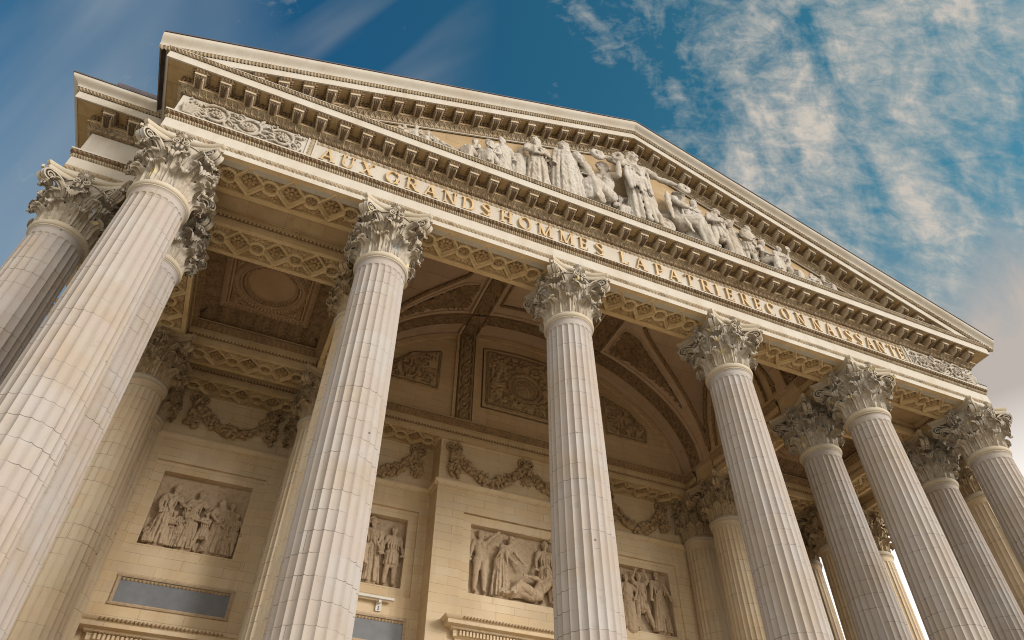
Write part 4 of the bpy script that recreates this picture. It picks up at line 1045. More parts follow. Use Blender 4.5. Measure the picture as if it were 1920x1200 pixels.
def wall_piece(x0,x1,y,pans,extra=[]):
    big=[(p[0]-.062,p[1]+.062,p[2]-.055,p[3]+.062) for p in pans]
    wall_cells(ww,x0,x1,-2.5,.332,big,y)
    for b,p in zip(big,pans):
        reveal(ww,b,y,y+D1); wall_cells(ww,b[0],b[1],b[2],b[3],[p[:4]],y+D1); reveal(ww,p[:4],y+D1,y+D2)
        ww.poly([(p[0],y+D2,p[2]),(p[1],y+D2,p[2]),(p[1],y+D2,p[3]),(p[0],y+D2,p[3])])
wall_piece(-.12,1.86,WALLY,PANELS[:2]); wall_piece(1.86,3.14,YW,PANELS[2:3]); wall_piece(3.14,5.06,WALLY,PANELS[3:])
for x in (1.86,3.14): ww.poly([(x,YW,-2.5),(x,WALLY,-2.5),(x,WALLY,.332),(x,YW,.332)])
for x in (-.12,5.06): ww.poly([(x,WALLY,-2.5),(x,1.98,-2.5),(x,1.98,.332),(x,WALLY,.332)])
ww.build('ashlar',M['wall'],tw,smooth=False)
# string course
sc_=MB(); pr=[(0,-.036),(.008,-.034),(.010,-.022),(.020,-.012),(.024,-.004),(.024,.004),(0,.008)]
for A,B,n in (((-.12,WALLY),(1.86,WALLY),(0,-1)),((3.14,WALLY),(5.06,WALLY),(0,-1)),((1.837,YW),(3.163,YW),(0,-1)),((1.86,WALLY),(1.86,YW-.02),(-1,0)),((3.14,YW-.02),(3.14,WALLY),(1,0))):
    strip(sc_,A,B,n,n,pr,None)
sc_.build('string_course',M['wall'],tw,ang=30)
# plaques
for px0,px1 in ((.20,.80),(1.25,1.79),(3.21,3.75)):
    mb=MB(); mb.box((px0+.017,WALLY+.002,-1.020),(px1-.017,WALLY-.004,-.8945)); sl=mb.build('plaque',M['slate'],tw,ang=30)
    mb=MB(); y=WALLY
    for a,b in (((px0,-1.03),(px1,-1.03)),((px0,-.883),(px1,-.883))): strip(mb,(a[0],y),(b[0],y),(0,-1),(0,-1),[(0,a[1]-.007),(.008,a[1]-.007),(.011,a[1]),(.008,a[1]+.008),(.0,a[1]+.010)],None)
    for xx in (px0+.003,px1-.019): mb.box((xx,y+.001,-1.022),(xx+.016,y-.0085,-.891))
    fr=mb.build('plaque_frame',M['relief'],sl,ang=30)
    mb=MB(); strip(mb,(px0+.02,y),(px1-.02,y),(0,-1),(0,-1),arc(.004,-.908,.009,-.897,5,.002),leafm(.004),.02,6); mb.build('leaf_moulding',M['garl'],sl,ang=60)
    for o in (fr,): o.matrix_parent_inverse.identity()
# door hood on the pier, small hood in the left bay
def hood(x0,x1,y,zt,nm):
    mb=MB(); P=[(x0,y),(x0,y-.0),(x1,y)]
    prof=[(0,-.12),(.012,-.118),(.014,-.100),(.030,-.092),(.032,-.060),(.050,-.055),(.052,-.045),(.085,-.040),(.087,-.018),(.092,-.016),(.105,-.004),(.107,0),(0,.012)]
    G=np.zeros((4,len(prof),3)); pr=np.array(prof)
    for k,(x,my,mx) in enumerate(((x0,0,-1),(x0,-1,-1),(x1,-1,1),(x1,0,1))):
        G[k,:,0]=x+mx*pr[:,0]; G[k,:,1]=y+my*pr[:,0]+(0 if my else .0); G[k,:,2]=zt+pr[:,1]
    mb.grid(G); o=mb.build('door_hood',M['wall'],tw,ang=25)
    d=MB(); 
    for x in np.arange(x0+.004,x1,.021): d.box((x,y-.030,zt-.090),(x+.012,y-.047,zt-.064))
    d.build('dentils',M['wall'],o,ang=30)
    d=MB(); strip(d,(x0,y),(x1,y),(0,-1),(0,-1),arc(.088,zt-.016,.106,zt-.003,5,.003),leafm(.005),.02,6); strip(d,(x0,y),(x1,y),(0,-1),(0,-1),arc(.033,zt-.062,.050,zt-.054,5,.003),bead(.005),.016,6); d.build('leaf_moulding',M['garl'],o,ang=60)
hood(2.05,2.95,YW,-.905,'door_hood'); hood(.20,.80,WALLY,-1.135,'door_hood')
# lamp rail above the second plaque
wl=empty('wall_lamp',(1.58,WALLY-.02,-.79),'long white lamp rail on a bracket under the relief with the flying child','lamp')
mb=MB(); mb.box((1.30,WALLY-.050,-.796),(1.69,WALLY-.026,-.782)); mb.build('lamp_bar',M['white'],wl,ang=30)
mb=MB(); mb.box((1.592,WALLY-.002,-.855),(1.626,WALLY-.012,-.800)); mb.box((1.602,WALLY-.012,-.815),(1.616,WALLY-.040,-.797)); mb.build('bracket',M['white'],wl,ang=30)
mb=MB()
for zz in (-.845,-.832): mb.lathe([(.0,0),(.004,0),(.004,.003),(0,.003)],10,(0,0,0)); v=mb.v[-1]; mb.v[-1]=np.stack([v[:,0]+1.609,WALLY-.012-v[:,2],v[:,1]+zz],1)
mb.build('bolt',M['lead'],wl,ang=30)
# ---------------------------------------------------------------- body of the building, roofs, ground
bd=empty('main_building',(2.5,2.0,-2.5),'main building mass behind the porch, its grey attic parapet just showing left of the gable','building')
mb=MB(); mb.box((-.05,1.985,-2.5),(5.05,4.0,1.85)); mb.box((-.52,1.9855,.905),(5.52,3.9,1.4)); mb.build('body_wall',M['wall'],bd,smooth=False)
rf=MB(); rf.box((-.5,YS+.02,.86),(5.5,1.98,.885)) if False else None
for a,b in ((-.5,1.10),(3.90,5.5)): rf.box((a,.12,.905),(b,1.984,.93))
rf.build('porch_roof',M['lead'],bd,smooth=False)
# ---------------------------------------------------------------- carved figures
def A3(*a): return np.array(a,float)
class Fig:
    """one body grown from joints; local units: standing height 1, x right, y towards the viewer, z up"""
    def __init__(s,seed=0): s.c=[]; s.e=[]; s.rg=np.random.default_rng(seed)
    def cap(s,p,q,r0,r1=None): s.c.append((np.asarray(p,float),np.asarray(q,float),r0,r0 if r1 is None else r1))
    def path(s,pts,r): 
        r=np.broadcast_to(r,(len(pts),))
        for i in range(len(pts)-1): s.cap(pts[i],pts[i+1],r[i],r[i+1])
    def turn(s,a):                       # whole figure about the vertical, + to the right
        R=np.array([[cos(a),sin(a),0],[-sin(a),cos(a),0],[0,0,1]])
        s.c=[(R@p,R@q,r0,r1) for p,q,r0,r1 in s.c]; s.e=[(R@c,r,R if t is None else R@t) for c,r,t in s.e]; return s
    def ell(s,c,r,rot=None): s.e.append((np.asarray(c,float),np.asarray(r,float),rot))
    def mesh(s):
        mb=MB()
        for p,q,r0,r1 in s.c:
            d=q-p; L=np.linalg.norm(d)
            if L<1e-5: s.e.append((p,np.array([r0]*3),None)); continue
            d/=L; t=np.linspace(-pi/2,0,4); t2=np.linspace(0,pi/2,4)
            ax=np.concatenate([r0*np.sin(t),L+r1*np.sin(t2)]); rr=np.concatenate([r0*np.cos(t),r1*np.cos(t2)])+1e-4
            U=np.cross(d,(0,0,1.)) if abs(d[2])<.9 else np.cross(d,(1.,0,0)); U/=np.linalg.norm(U); W=np.cross(d,U)
            a=np.arange(12)*2*pi/12
            P=p+ax[None,:,None]*d+rr[None,:,None]*(np.cos(a)[:,None,None]*U+np.sin(a)[:,None,None]*W)
            mb.grid(P,cu=True); mb.poly(P[::-1,0]); mb.poly(P[:,-1])
        for c,r,rot in s.e: mb.blob(c,r,14,9,rot)
        return mb
def head(f,c,look=0.0,tilt=0.0,hair='short',k=1.0):
    """look: yaw (0 faces the viewer, + turns to the right), tilt: nod down"""
    cy,sy=cos(look),sin(look); ct,st_=cos(tilt),sin(tilt)
    def L(x,y,z):                       # head-local: y forwards
        y,z=y*ct+z*st_,-y*st_+z*ct
        return c+k*A3(x*cy+y*sy,-x*sy+y*cy,z)
    rz=np.array([[cy,sy,0],[-sy,cy,0],[0,0,1]])
    f.ell(c,k*A3(.047,.056,.064),rz); f.cap(L(0,.018,-.03),L(0,.032,-.052),.030*k,.020*k)
    f.cap(L(0,.052,.012),L(0,.063,-.016),.007*k,.011*k)             # nose
    f.cap(L(-.026,.044,.022),L(.026,.044,.022),.010*k)               # brow
    f.cap(L(-.012,.050,-.036),L(.012,.050,-.036),.0075*k)            # mouth
    for s_ in (-1,1):
        f.ell(L(s_*.019,.045,.009),k*A3(.008,.008,.006)); f.ell(L(s_*.047,-.002,0),k*A3(.008,.012,.018),rz)
        f.ell(L(s_*.026,.034,-.016),k*A3(.014,.014,.014))
    n=26 if hair!='hood' else 0
    for i in range(n):
        a=f.rg.random()*2*pi; e=f.rg.random()*1.25+.15
        p=(cos(a)*cos(e)*.048,sin(a)*cos(e)*.056-.012,sin(e)*.058+.012)
        if p[1]>.030 and p[2]<.045: continue
        f.ell(L(*p),k*A3(.015,.016,.014))
    if hair=='long':
        for s_ in (-1,1): f.path([L(s_*.038,-.02,.01),L(s_*.046,-.03,-.05),L(s_*.04,-.02,-.10)],[.022*k,.022*k,.012*k])
    if hair=='bun': f.ell(L(0,-.066,.012),k*A3(.024,.026,.024)); f.path([L(-.05,0,.03),L(0,.035,.050),L(.05,0,.03)],.010*k)
    if hair=='beard':
        for i in range(12): f.ell(L((f.rg.random()-.5)*.06,.036+f.rg.random()*.014,-.045-f.rg.random()*.035),k*A3(.013,.013,.015))
    if hair=='hood':
        f.ell(L(0,-.014,.012),k*A3(.068,.066,.078),rz); f.path([L(-.055,.012,.045),L(0,.035,.075),L(.055,.012,.045)],.018*k); f.cap(L(0,-.03,-.03),L(0,-.03,-.10),.07*k,.085*k)
    if hair=='shako': f.path([L(0,0,.045),L(0,.002,.115)],[.053*k,.060*k]); f.cap(L(-.03,.05,.05),L(.03,.05,.05),.010*k)
    if hair=='helmet': f.ell(L(0,-.004,.020),k*A3(.060,.070,.062),rz); f.path([L(0,.05,.07),L(0,0,.098),L(0,-.06,.07),L(0,-.085,0)],[.014*k,.018*k,.018*k,.010*k])
    if hair=='wreath':
        for i in range(14):
            a=2*pi*i/14; f.ell(L(cos(a)*.052,sin(a)*.058-.004,.030),k*A3(.014,.014,.011))
def hand(f,w,d,side,k=1.0,curl=.5):
    """palm and five fingers growing from wrist w along d"""
    d=d/np.linalg.norm(d); u=np.cross(d,(0,1.,0)); 
    if np.linalg.norm(u)<.2: u=np.cross(d,(1.,0,0))
    u/=np.linalg.norm(u); n=np.cross(u,d)
    pc=w+d*.030*k; f.cap(w,pc,.016*k,.020*k); f.cap(pc-u*.010*k,pc+u*.010*k,.016*k)
    for i,(o,L) in enumerate(((-.019,.034),(-.0065,.040),(.0065,.038),(.018,.029))):
        a=pc+u*o*k+d*.014*k; b=a+(d*(1-curl*.4)+n*curl*.5)*L*.6*k; e=b+(d*(1-curl)+n*curl)*L*.5*k
        f.path([a,b,e],[.0085*k,.0078*k,.0065*k])
    a=w+d*.014*k-u*.016*k*side; f.path([a,a+(d*.6-u*.8*side)*.022*k,a+(d*1.2-u*1.0*side)*.034*k],[.010*k,.0085*k,.007*k])
def body(pose,hair='short',look=0.,tilt=0.,robe=None,top=True,sash=None,seed=0,cloak=False,bare=False,k=1.0):
    f=Fig(seed); J={n:np.asarray(v,float) for n,v in pose.items()}
    pel,che,nek,hd=J['pel'],J['che'],J['nek'],J['hd']
    ax=J.get('shl',None)
    side=J.get('side',A3(1,0,0)); sh=[nek-side*.098+A3(0,0,-.035),nek+side*.098+A3(0,0,-.035)]; hp=[pel-side*.055,pel+side*.055]
    mid=(pel+che)/2
    for o in (-1,1):
        f.path([pel+side*.028*o,mid+side*.026*o,che+side*.036*o,nek+side*.045*o-A3(0,0,.05)],[.070,.058,.068,.050])
    f.cap(sh[0],sh[1],.040); f.cap(nek-A3(0,0,.04),hd-A3(0,0,.03),.036,.030)
    head(f,hd,look,tilt,hair,k)
    for i,(e_,h_) in enumerate((('el','hl'),('er','hr'))):
        if e_ not in J: continue
        f.path([sh[i],(sh[i]+J[e_])/2,J[e_],(J[e_]*.6+J[h_]*.4),J[h_]],[.040,.035,.028,.029,.017])
        hand(f,J[h_],J[h_]-J[e_],1 if i else -1)
        if top and not bare:                          # sleeve
            f.cap(sh[i],sh[i]*.45+J[e_]*.55,.048,.043)
            for q in range(3): f.cap(sh[i]+A3((q-1)*.012,.028,0),sh[i]*.5+J[e_]*.5+A3((q-1)*.02,.026,-.02),.012,.010)
    for i,(k_,a_) in enumerate((('kl','al'),('kr','ar'))):
        if k_ not in J: continue
        f.path([hp[i],(hp[i]+J[k_])/2,J[k_],J[k_]*.65+J[a_]*.35,J[a_]],[.066,.058,.042,.043,.024])
        ft=J.get('ft',A3(0,.07,-.012)); f.cap(J[a_],J[a_]+ft,.022,.017); f.cap(J[a_]-A3(0,.012,.012),J[a_]+ft*.3,.020)
    if top and not bare:
        for q in range(5):                            # folds over the chest
            o=(q-2)*.034; f.path([nek+side*(o*.9+.02)+A3(0,.035,-.045),che+side*o*1.3+A3(0,.072,-.02),pel+side*o*1.25+A3(0,.072,.07)],[.010,.013,.012])
        f.path([pel-side*.08+A3(0,.03,.07),pel+A3(0,.082,.066),pel+side*.08+A3(0,.03,.07)],.013)
    if robe:
        kind=robe
        if kind=='stand':
            rx,ry=J.get('hem',A3(.150,.100,0))[:2]; foot=(J['al']+J['ar'])/2; foot=A3(foot[0],foot[1],.03)
            f.path([pel+A3(0,0,.03),pel*.5+foot*.5,foot],[.075,.074,.074]); f.path([pel-side*.03,foot-A3(rx*.45,0,0)],[.066,.058]); f.path([pel+side*.03,foot+A3(rx*.45,0,0)],[.066,.058])
            n=17
            for q in range(n):
                a=2*pi*q/n+f.rg.random()*.25; w=A3(cos(a)*.086,sin(a)*.074,0); h=A3(cos(a)*rx,sin(a)*ry,0); r=.013+.008*f.rg.random()
                m=(pel+w)*.5+(foot+h)*.5+A3(f.rg.normal()*.006,f.rg.normal()*.006,0)
                f.path([pel+w+A3(0,0,.05),m,foot+h],[r*.7,r,r*1.25])
        elif kind=='sit':
            for i,(k_,a_) in enumerate((('kl','al'),('kr','ar'))):
                f.path([hp[i],J[k_],J[a_]+A3(0,0,.02)],[.066,.050,.046])
            n=9
            for q in range(n):
                t=q/(n-1); kk=J['kl']*(1-t)+J['kr']*t; aa=J['al']*(1-t)+J['ar']*t; 
                f.path([pel*.8+kk*.2+A3(0,.03,.05),kk+A3(0,.035,.030),kk*.4+aa*.6+A3(f.rg.normal()*.012,.03,0),aa+A3(f.rg.normal()*.015,.015,.0)],[.013,.017,.018,.022])
            for q in range(5):
                t=q/4; f.path([hp[0]*(1-t)+hp[1]*t+A3(0,-.02,.03),J['kl']*(1-t)+J['kr']*t+A3(0,-.02,-.06),J['al']*(1-t)+J['ar']*t+A3(0,-.04,0)],[.05,.035,.04])
        elif kind=='tunic':
            for q in range(13):
                a=2*pi*q/13; w=A3(cos(a)*.078,sin(a)*.068,.06); h=A3(cos(a)*.118,sin(a)*.095,-.17); f.path([pel+w,pel+w*.5+h*.5,pel+h],[.012,.017,.020])
            f.path([pel,pel-A3(0,0,.14)],[.085,.095])
    if sash is not None:
        s0,s1=sash; P=nek+side*.085*s0+A3(0,.03,-.01); Q=pel+side*.085*s1+A3(0,.05,.02)
        for q in range(4): f.path([P+A3(0,0,-q*.022),(P+Q)/2+A3(0,.062,-q*.026),Q+A3(0,.02,-q*.028)],.014)
    if cloak:
        base=A3(pel[0],pel[1],.03)
        for q in range(15):
            a=pi*1.0+pi*1.0*q/14 if cloak=='back' else 2*pi*q/15; w=nek+A3(cos(a)*.10,sin(a)*.07,-.03); h=base+A3(cos(a)*.185,sin(a)*.125,0)
            f.path([w,w*.5+h*.5+A3(cos(a)*.02,sin(a)*.015,0),h],[.018,.022,.026])
        f.path([nek-A3(0,0,.06),pel,base],[.095,.125,.150])
    return f
STAND=dict(pel=(0,0,.525),che=(0,0,.70),nek=(0,0,.835),hd=(0,.012,.925),el=(-.15,0,.66),hl=(-.17,.06,.53),er=(.15,0,.66),hr=(.17,.06,.53),kl=(-.06,.02,.28),al=(-.07,-.005,.045),kr=(.065,.03,.28),ar=(.085,.0,.045))
SEAT=dict(pel=(0,0,.27),che=(0,.01,.44),nek=(0,.01,.575),hd=(0,.025,.665),el=(-.15,.03,.41),hl=(-.13,.15,.33),er=(.15,.03,.41),hr=(.13,.15,.33),kl=(-.07,.20,.30),al=(-.08,.19,.05),kr=(.08,.21,.30),ar=(.10,.22,.05))
RECL=dict(pel=(0,0,.09),che=(-.15,.01,.19),nek=(-.25,.01,.275),hd=(-.30,.02,.355),el=(-.30,.06,.12),hl=(-.20,.12,.06),er=(-.10,.10,.20),hr=(.04,.12,.16),kl=(.22,.06,.20),al=(.33,.08,.05),kr=(.25,.0,.12),ar=(.46,.03,.05),side=(.5,.75,.35))
RECL['side']=tuple(np.array(RECL['side'])/np.linalg.norm(RECL['side']))
def P_(base,**kw):
    d=dict(base); d.update(kw); return d
def mir(p): 
    """mirror a pose left-right"""
    sw={'el':'er','er':'el','hl':'hr','hr':'hl','kl':'kr','kr':'kl','al':'ar','ar':'al'}; o={}
    for n,v in p.items():
        v=np.asarray(v,float)
        if n=='hem': o[n]=v
        elif n=='side': o[n]=A3(v[0],-v[1],-v[2])
        else: o[sw.get(n,n)]=A3(-v[0],v[1],v[2])
    return o
def realise(name,f,x,y,z,H,mat,parent=None,flat=1.0,vox=.0062,fold=.0085,label=None,cat=None,group=None,thing=True):
    mb=f.mesh(); v=np.concatenate(mb.v)*H*S; v[:,1]*=-flat
    t=MB(); t.n=mb.n; t.v=[v]; t.q=[q[:,::-1] for q in mb.q]; t.p=[p[::-1] for p in mb.p]
    me0=None
    q=np.concatenate(t.q); idx=[q.ravel()]; lens=[np.full(len(q),4)]
    if t.p: idx.append(np.concatenate([np.array(p) for p in t.p])); lens.append(np.array([len(p) for p in t.p]))
    me=bpy.data.meshes.new('tmp'); L=np.concatenate(lens); X=np.concatenate(idx)
    me.vertices.add(len(v)); me.vertices.foreach_set('co',v.astype(np.float32).ravel()); me.loops.add(len(X)); me.loops.foreach_set('vertex_index',X.astype(np.int32)); me.polygons.add(len(L)); me.polygons.foreach_set('loop_start',(np.cumsum(L)-L).astype(np.int32)); me.update(calc_edges=True)
    o=bpy.data.objects.new('tmp',me); COL.objects.link(o)
    m=o.modifiers.new('r','REMESH'); m.mode='VOXEL'; m.voxel_size=vox*H*S; m.adaptivity=0
    m2=o.modifiers.new('s','SMOOTH'); m2.factor=.4; m2.iterations=1
    dg=bpy.context.evaluated_depsgraph_get(); nm=bpy.data.meshes.new_from_object(o.evaluated_get(dg)); bpy.data.objects.remove(o); bpy.data.meshes.remove(me)
    n=len(nm.vertices); co=np.zeros(n*3,np.float32); nm.vertices.foreach_get('co',co); co=co.reshape(-1,3).astype(float); no=np.zeros(n*3,np.float32); nm.vertices.foreach_get('normal',no); no=no.reshape(-1,3)
    w=.55-np.abs(vn(co[:,0]/(H*S)*26+co[:,1]/(H*S)*20+co[:,2]/(H*S)*6,co[:,2]/(H*S)*11-co[:,0]/(H*S)*7+x*7,int(x*100)%97)-.5)*3.0
    low=(co[:,2]/(H*S)<.80)
    co=co+no*(w*fold*H*S*low)[:,None]
    nm.vertices.foreach_set('co',co.astype(np.float32).ravel()); nm.polygons.foreach_set('use_smooth',np.ones(len(nm.polygons),bool)); nm.name=name; nm.materials.clear(); nm.materials.append(mat); nm.update()
    ob=bpy.data.objects.new(name,nm); COL.objects.link(ob); loc=V((x,y,z))
    if parent is not None:
        ob.parent=parent; g=parent; off=np.zeros(3)
        while g is not None: off+=np.array(g.location); g=g.parent
        loc=loc-off
    ob.location=tuple(loc)
    return tag(ob,label,cat,group)
PG='carved figures standing in the triangular gable'
ZT=.858
def statue(f,x,H,lab,dy=0,name='statue',vox=.0052,turn=0.,flat=.62): return realise(name,f.turn(turn) if turn else f,x,YF-.050-dy*.7,ZT,H*1.03,M['statue'],label=lab,cat='statue',group=PG,vox=vox,flat=flat)
def wreath(f,c,R,n=16,r=.020,axis=0):
    for i in range(n):
        a=2*pi*i/n; f.ell(c+A3(cos(a)*R,.3*R*sin(a*2)*0,sin(a)*R),A3(r,r,r)*(1+.25*f.rg.random()))
# central woman handing out wreaths
f=body(P_(STAND,el=(-.225,.06,.705),hl=(-.345,.11,.655),er=(.225,.05,.70),hr=(.345,.12,.640),kr=(.075,.06,.29),ar=(.10,.03,.045)),'long',.35,.05,'stand',sash=(-1,1),seed=1)
for q in range(7): f.path([A3(-.13+q*.030,.10,.64-.02*q),A3(-.15+q*.032,.125,.50),A3(-.12+q*.030,.12,.36+.03*(q%3))],[.018,.022,.016])   # bunched mantle
wreath(f,A3(-.395,.12,.645),.040); wreath(f,A3(.395,.14,.615),.040)
statue(f,2.478,.785,'tall central standing woman with both arms spread, handing out wreaths',.030,vox=.0046)
# seated woman reaching up to the left of her
f=body(mir(P_(SEAT,el=(-.19,.06,.50),hl=(-.215,.09,.66),er=(.17,.05,.42),hr=(.20,.12,.36),kl=(.02,.20,.32),kr=(.16,.18,.27),al=(-.02,.22,.05),ar=(.20,.24,.05),che=(-.01,.01,.45),nek=(-.01,.01,.585),hd=(-.02,.03,.675))),'wreath',-.5,-.15,'sit',bare=True,seed=2)
wreath(f,A3(.225,.11,.735),.040); wreath(f,A3(-.24,.16,.25),.055)
statue(f,2.225,.70,'seated bare chested woman raising one arm towards the wreath on her right',.01,turn=-.75)
f=body(P_(STAND,hd=(-.03,.02,.905),nek=(-.015,0,.83)),'hood',-.5,.25,None,cloak=True,seed=3,top=True)
f.path([A3(.10,.08,.78),A3(.19,.11,.60),A3(.27,.10,.36)],[.06,.05,.03]); f.path([A3(.13,.02,.80),A3(.26,.03,.62),A3(.30,.05,.44)],[.05,.04,.03])
statue(f,1.965,.575,'hooded figure seen from behind in a long straight cloak',.03)
f=body(P_(STAND,el=(-.16,.05,.67),hl=(-.08,.13,.58),er=(.12,.07,.66),hr=(.03,.14,.62),hd=(-.02,.03,.915)),'long',-.45,.2,'stand',seed=4,sash=(1,-1)); wreath(f,A3(-.02,.15,.63),.055,14)
f.ell(A3(.20,.0,.64),A3(.06,.05,.12)); f.ell(A3(.26,.0,.52),A3(.06,.05,.13))
statue(f,1.765,.53,'robed woman holding a wreath to her chest, left of the hooded figure',.015)
f=body(P_(STAND,el=(-.17,.05,.68),hl=(-.22,.12,.58),hd=(-.03,.03,.92)),'helmet',-.7,.1,'stand',seed=5,cloak='back')
statue(f,1.545,.395,'helmeted figure with a cloak, tallest of the left hand group of heads')
f=body(P_(SEAT,hl=(-.20,.20,.38),hd=(-.03,.05,.67)),'hood',-.3,.3,'sit',seed=6)
statue(f,1.475,.40,'veiled seated figure bending down in front of a helmeted one',.02,turn=-.8)
f=body(P_(SEAT,er=(.14,.08,.42),hr=(.04,.20,.36),hd=(.02,.03,.665)),'short',.4,.1,'sit',seed=7,bare=True)
statue(f,1.365,.36,'bare shouldered seated youth at the left end of the crowded group',.01,turn=-.9)
f=body(RECL,'beard',-.6,.1,'sit',seed=8); statue(f,1.235,.33,'bearded man lying back with his legs stretched to the right',.015)
f=body(P_(SEAT,kl=(-.10,.18,.30),hd=(-.02,.03,.665)),'beard',-.3,.15,'sit',seed=9); statue(f,1.095,.265,'seated bearded man leaning over, right of the small heads',turn=-.7)
f=body(SEAT,'short',.1,.05,'sit',seed=10); statue(f,1.015,.265,'small seated student facing outwards at the left of the gable',.01,turn=-.5)
f=body(mir(P_(SEAT,hd=(-.03,.05,.65))),'short',.5,.25,'sit',seed=11); statue(f,.935,.215,'small crouching student looking right',.01,turn=.7)
f=body(mir(P_(RECL)),'short',.3,.2,'sit',seed=12); statue(f,.82,.17,'last small lying student at the far left of the gable')
# right half
f=body(P_(SEAT,el=(-.15,.06,.43),hl=(-.06,.18,.40),er=(.17,.06,.43),hr=(.15,.20,.36),kl=(-.02,.2,.30),kr=(.14,.21,.30),al=(.10,.24,.05),ar=(.25,.26,.05),hd=(.02,.05,.655)),'wreath',.3,.3,'sit',seed=13)
for q in range(9): f.path([A3(-.08,-.03,.55),A3(-.17-.012*q,-.02,.56-.03*q),A3(-.20-.006*q,.0,.42-.035*q)],[.020,.022,.013])      # wing
f.path([A3(-.2,.10,.16),A3(-.16,.14,.02)],.02)
statue(f,2.765,.72,'winged seated woman writing, right of the central standing woman',.01,turn=.85)
BK=dict(dy=-.022)
f=body(P_(STAND,hd=(.03,.02,.92)),'helmet',.5,.1,'stand',seed=70,cloak='back'); statue(f,1.655,.385,'half hidden helmeted man between the robed wreath bearer and the veiled group',**BK)
f=body(P_(STAND,el=(-.15,.05,.68),hl=(-.10,.12,.74)),'beard',-.3,.1,'stand',seed=71,sash=(1,-1)); statue(f,1.865,.42,'bearded man standing behind, just left of the hooded figure',**BK)
f=body(P_(STAND,er=(.16,.08,.66),hr=(.20,.14,.56)),'long',-.4,.2,'stand',seed=72,cloak='back'); statue(f,2.095,.43,'cloaked figure standing behind, just right of the hooded one',**BK)
f=body(SEAT,'short',.6,.2,'sit',seed=73); statue(f,2.345,.36,'small crouching figure between the reaching woman and tall central one',**BK)
f=body(P_(STAND,el=(-.16,.05,.68),hl=(-.12,.14,.60)),'shako',.2,.15,'tunic',seed=74,cloak='back'); statue(f,2.865,.40,'soldier in a fur cap half hidden behind the winged woman',**BK)
f=body(P_(STAND,er=(.18,.05,.72),hr=(.22,.08,.86)),'helmet',.5,0,'tunic',seed=75); statue(f,3.345,.365,'soldier standing behind between the round pack and the drummer',**BK)
f=body(P_(STAND),'short',.6,.2,'tunic',seed=76,cloak='back'); statue(f,3.475,.30,'young soldier in a cloak behind the kneeling youth',**BK)
f=body(P_(SEAT),'shako',.5,.2,'sit',seed=77); statue(f,3.625,.33,'sitting soldier in a fur cap right of the kneeling youth',turn=.6)
f=Fig(30)
for q in range(9): f.ell(A3(0,.0,.5),A3(.48,.10+.0*q,.50)); break
wreath(f,A3(0,.08,.5),.34,22,.05); f.ell(A3(0,.10,.5),A3(.14,.08,.14)); f.cap(A3(-.3,-.05,.05),A3(.3,-.05,.05),.10)
realise('shield',f,2.615,YF-.105,ZT,.13,M['statue'],flat=.5,label='oval carved shield leaning at the feet of the winged seated woman',cat='shield',vox=.02)
f=body(P_(STAND,el=(-.17,.04,.66),hl=(-.09,.14,.60),er=(.18,.03,.70),hr=(.22,.10,.82),kr=(.13,.08,.29),ar=(.20,.05,.05),kl=(-.08,.05,.28),al=(-.13,.0,.05)),'shako',.2,.1,'tunic',seed=14,cloak='back')
statue(f,2.925,.475,'soldier in a tall furry cap with one arm raised, beside the winged woman',.0)
f=body(P_(STAND,el=(-.16,.06,.64),hl=(-.03,.15,.60),er=(.17,.05,.67),hr=(.23,.14,.74),kl=(-.12,.06,.28),al=(-.19,.02,.05),kr=(.09,.05,.27),ar=(.13,-.02,.05),hd=(.04,.02,.92)),'short',.6,-.1,'tunic',seed=15,sash=(-1,1))
statue(f,3.065,.490,'striding soldier with legs wide apart and a cross belt',.03)
f=body(P_(STAND,el=(-.20,.03,.72),hl=(-.24,.08,.86),er=(.17,.05,.66),hr=(.16,.16,.62),hd=(.03,.02,.92)),'helmet',.7,0,'tunic',seed=16,cloak='back')
statue(f,3.185,.445,'soldier raising a hand behind the man with the round pack',.0)
f=body(P_(STAND,pel=(0,.02,.50),che=(.03,.05,.66),nek=(.05,.06,.79),hd=(.07,.09,.87),el=(-.12,.12,.60),hl=(-.05,.20,.50)),'short',.9,.3,'tunic',seed=17); f.ell(A3(-.02,.13,.66),A3(.12,.09,.13)); f.path([A3(-.12,.16,.62),A3(.10,.18,.60)],.018)
statue(f,3.275,.415,'stooping soldier carrying a large round pack',.03)
f=body(P_(SEAT,er=(.17,.05,.47),hr=(.20,.14,.56),hd=(-.02,.04,.665)),'helmet',-.4,.2,'sit',seed=18); statue(f,3.415,.440,'seated soldier with a drum at his knee, looking down',.01,turn=.7)
f=body(P_(STAND,pel=(0,0,.40),che=(.02,.03,.56),nek=(.03,.04,.69),hd=(.05,.06,.78),kl=(-.08,.14,.28),al=(-.08,.02,.05),kr=(.10,.14,.20),ar=(.02,-.10,.05),er=(.20,.05,.60),hr=(.22,.12,.74),el=(-.12,.10,.52),hl=(-.02,.18,.48)),'short',.5,0,'tunic',seed=19)
f.e.append((A3(.23,.13,.83),A3(.055,.012,.075),None))
statue(f,3.535,.375,'kneeling youth holding up a sheet of paper',.02)
f=body(mir(RECL),'beard',.6,0,'sit',seed=20); statue(f,3.71,.36,'old soldier lying back with one knee raised, right part of the gable',.01)
f=body(SEAT,'short',.4,.2,'sit',seed=21); statue(f,3.90,.275,'small seated cadet alone near the right end of the gable',.01,turn=.7)
f=body(P_(mir(RECL)),'short',.6,.1,'sit',seed=22); statue(f,4.05,.20,'small lying cadet, last figure on the right')
f=body(P_(SEAT,hd=(.03,.05,.65)),'short',.8,.3,'sit',seed=23); statue(f,3.795,.26,'crouching cadet between the old soldier and the small seated cadet',turn=.8)
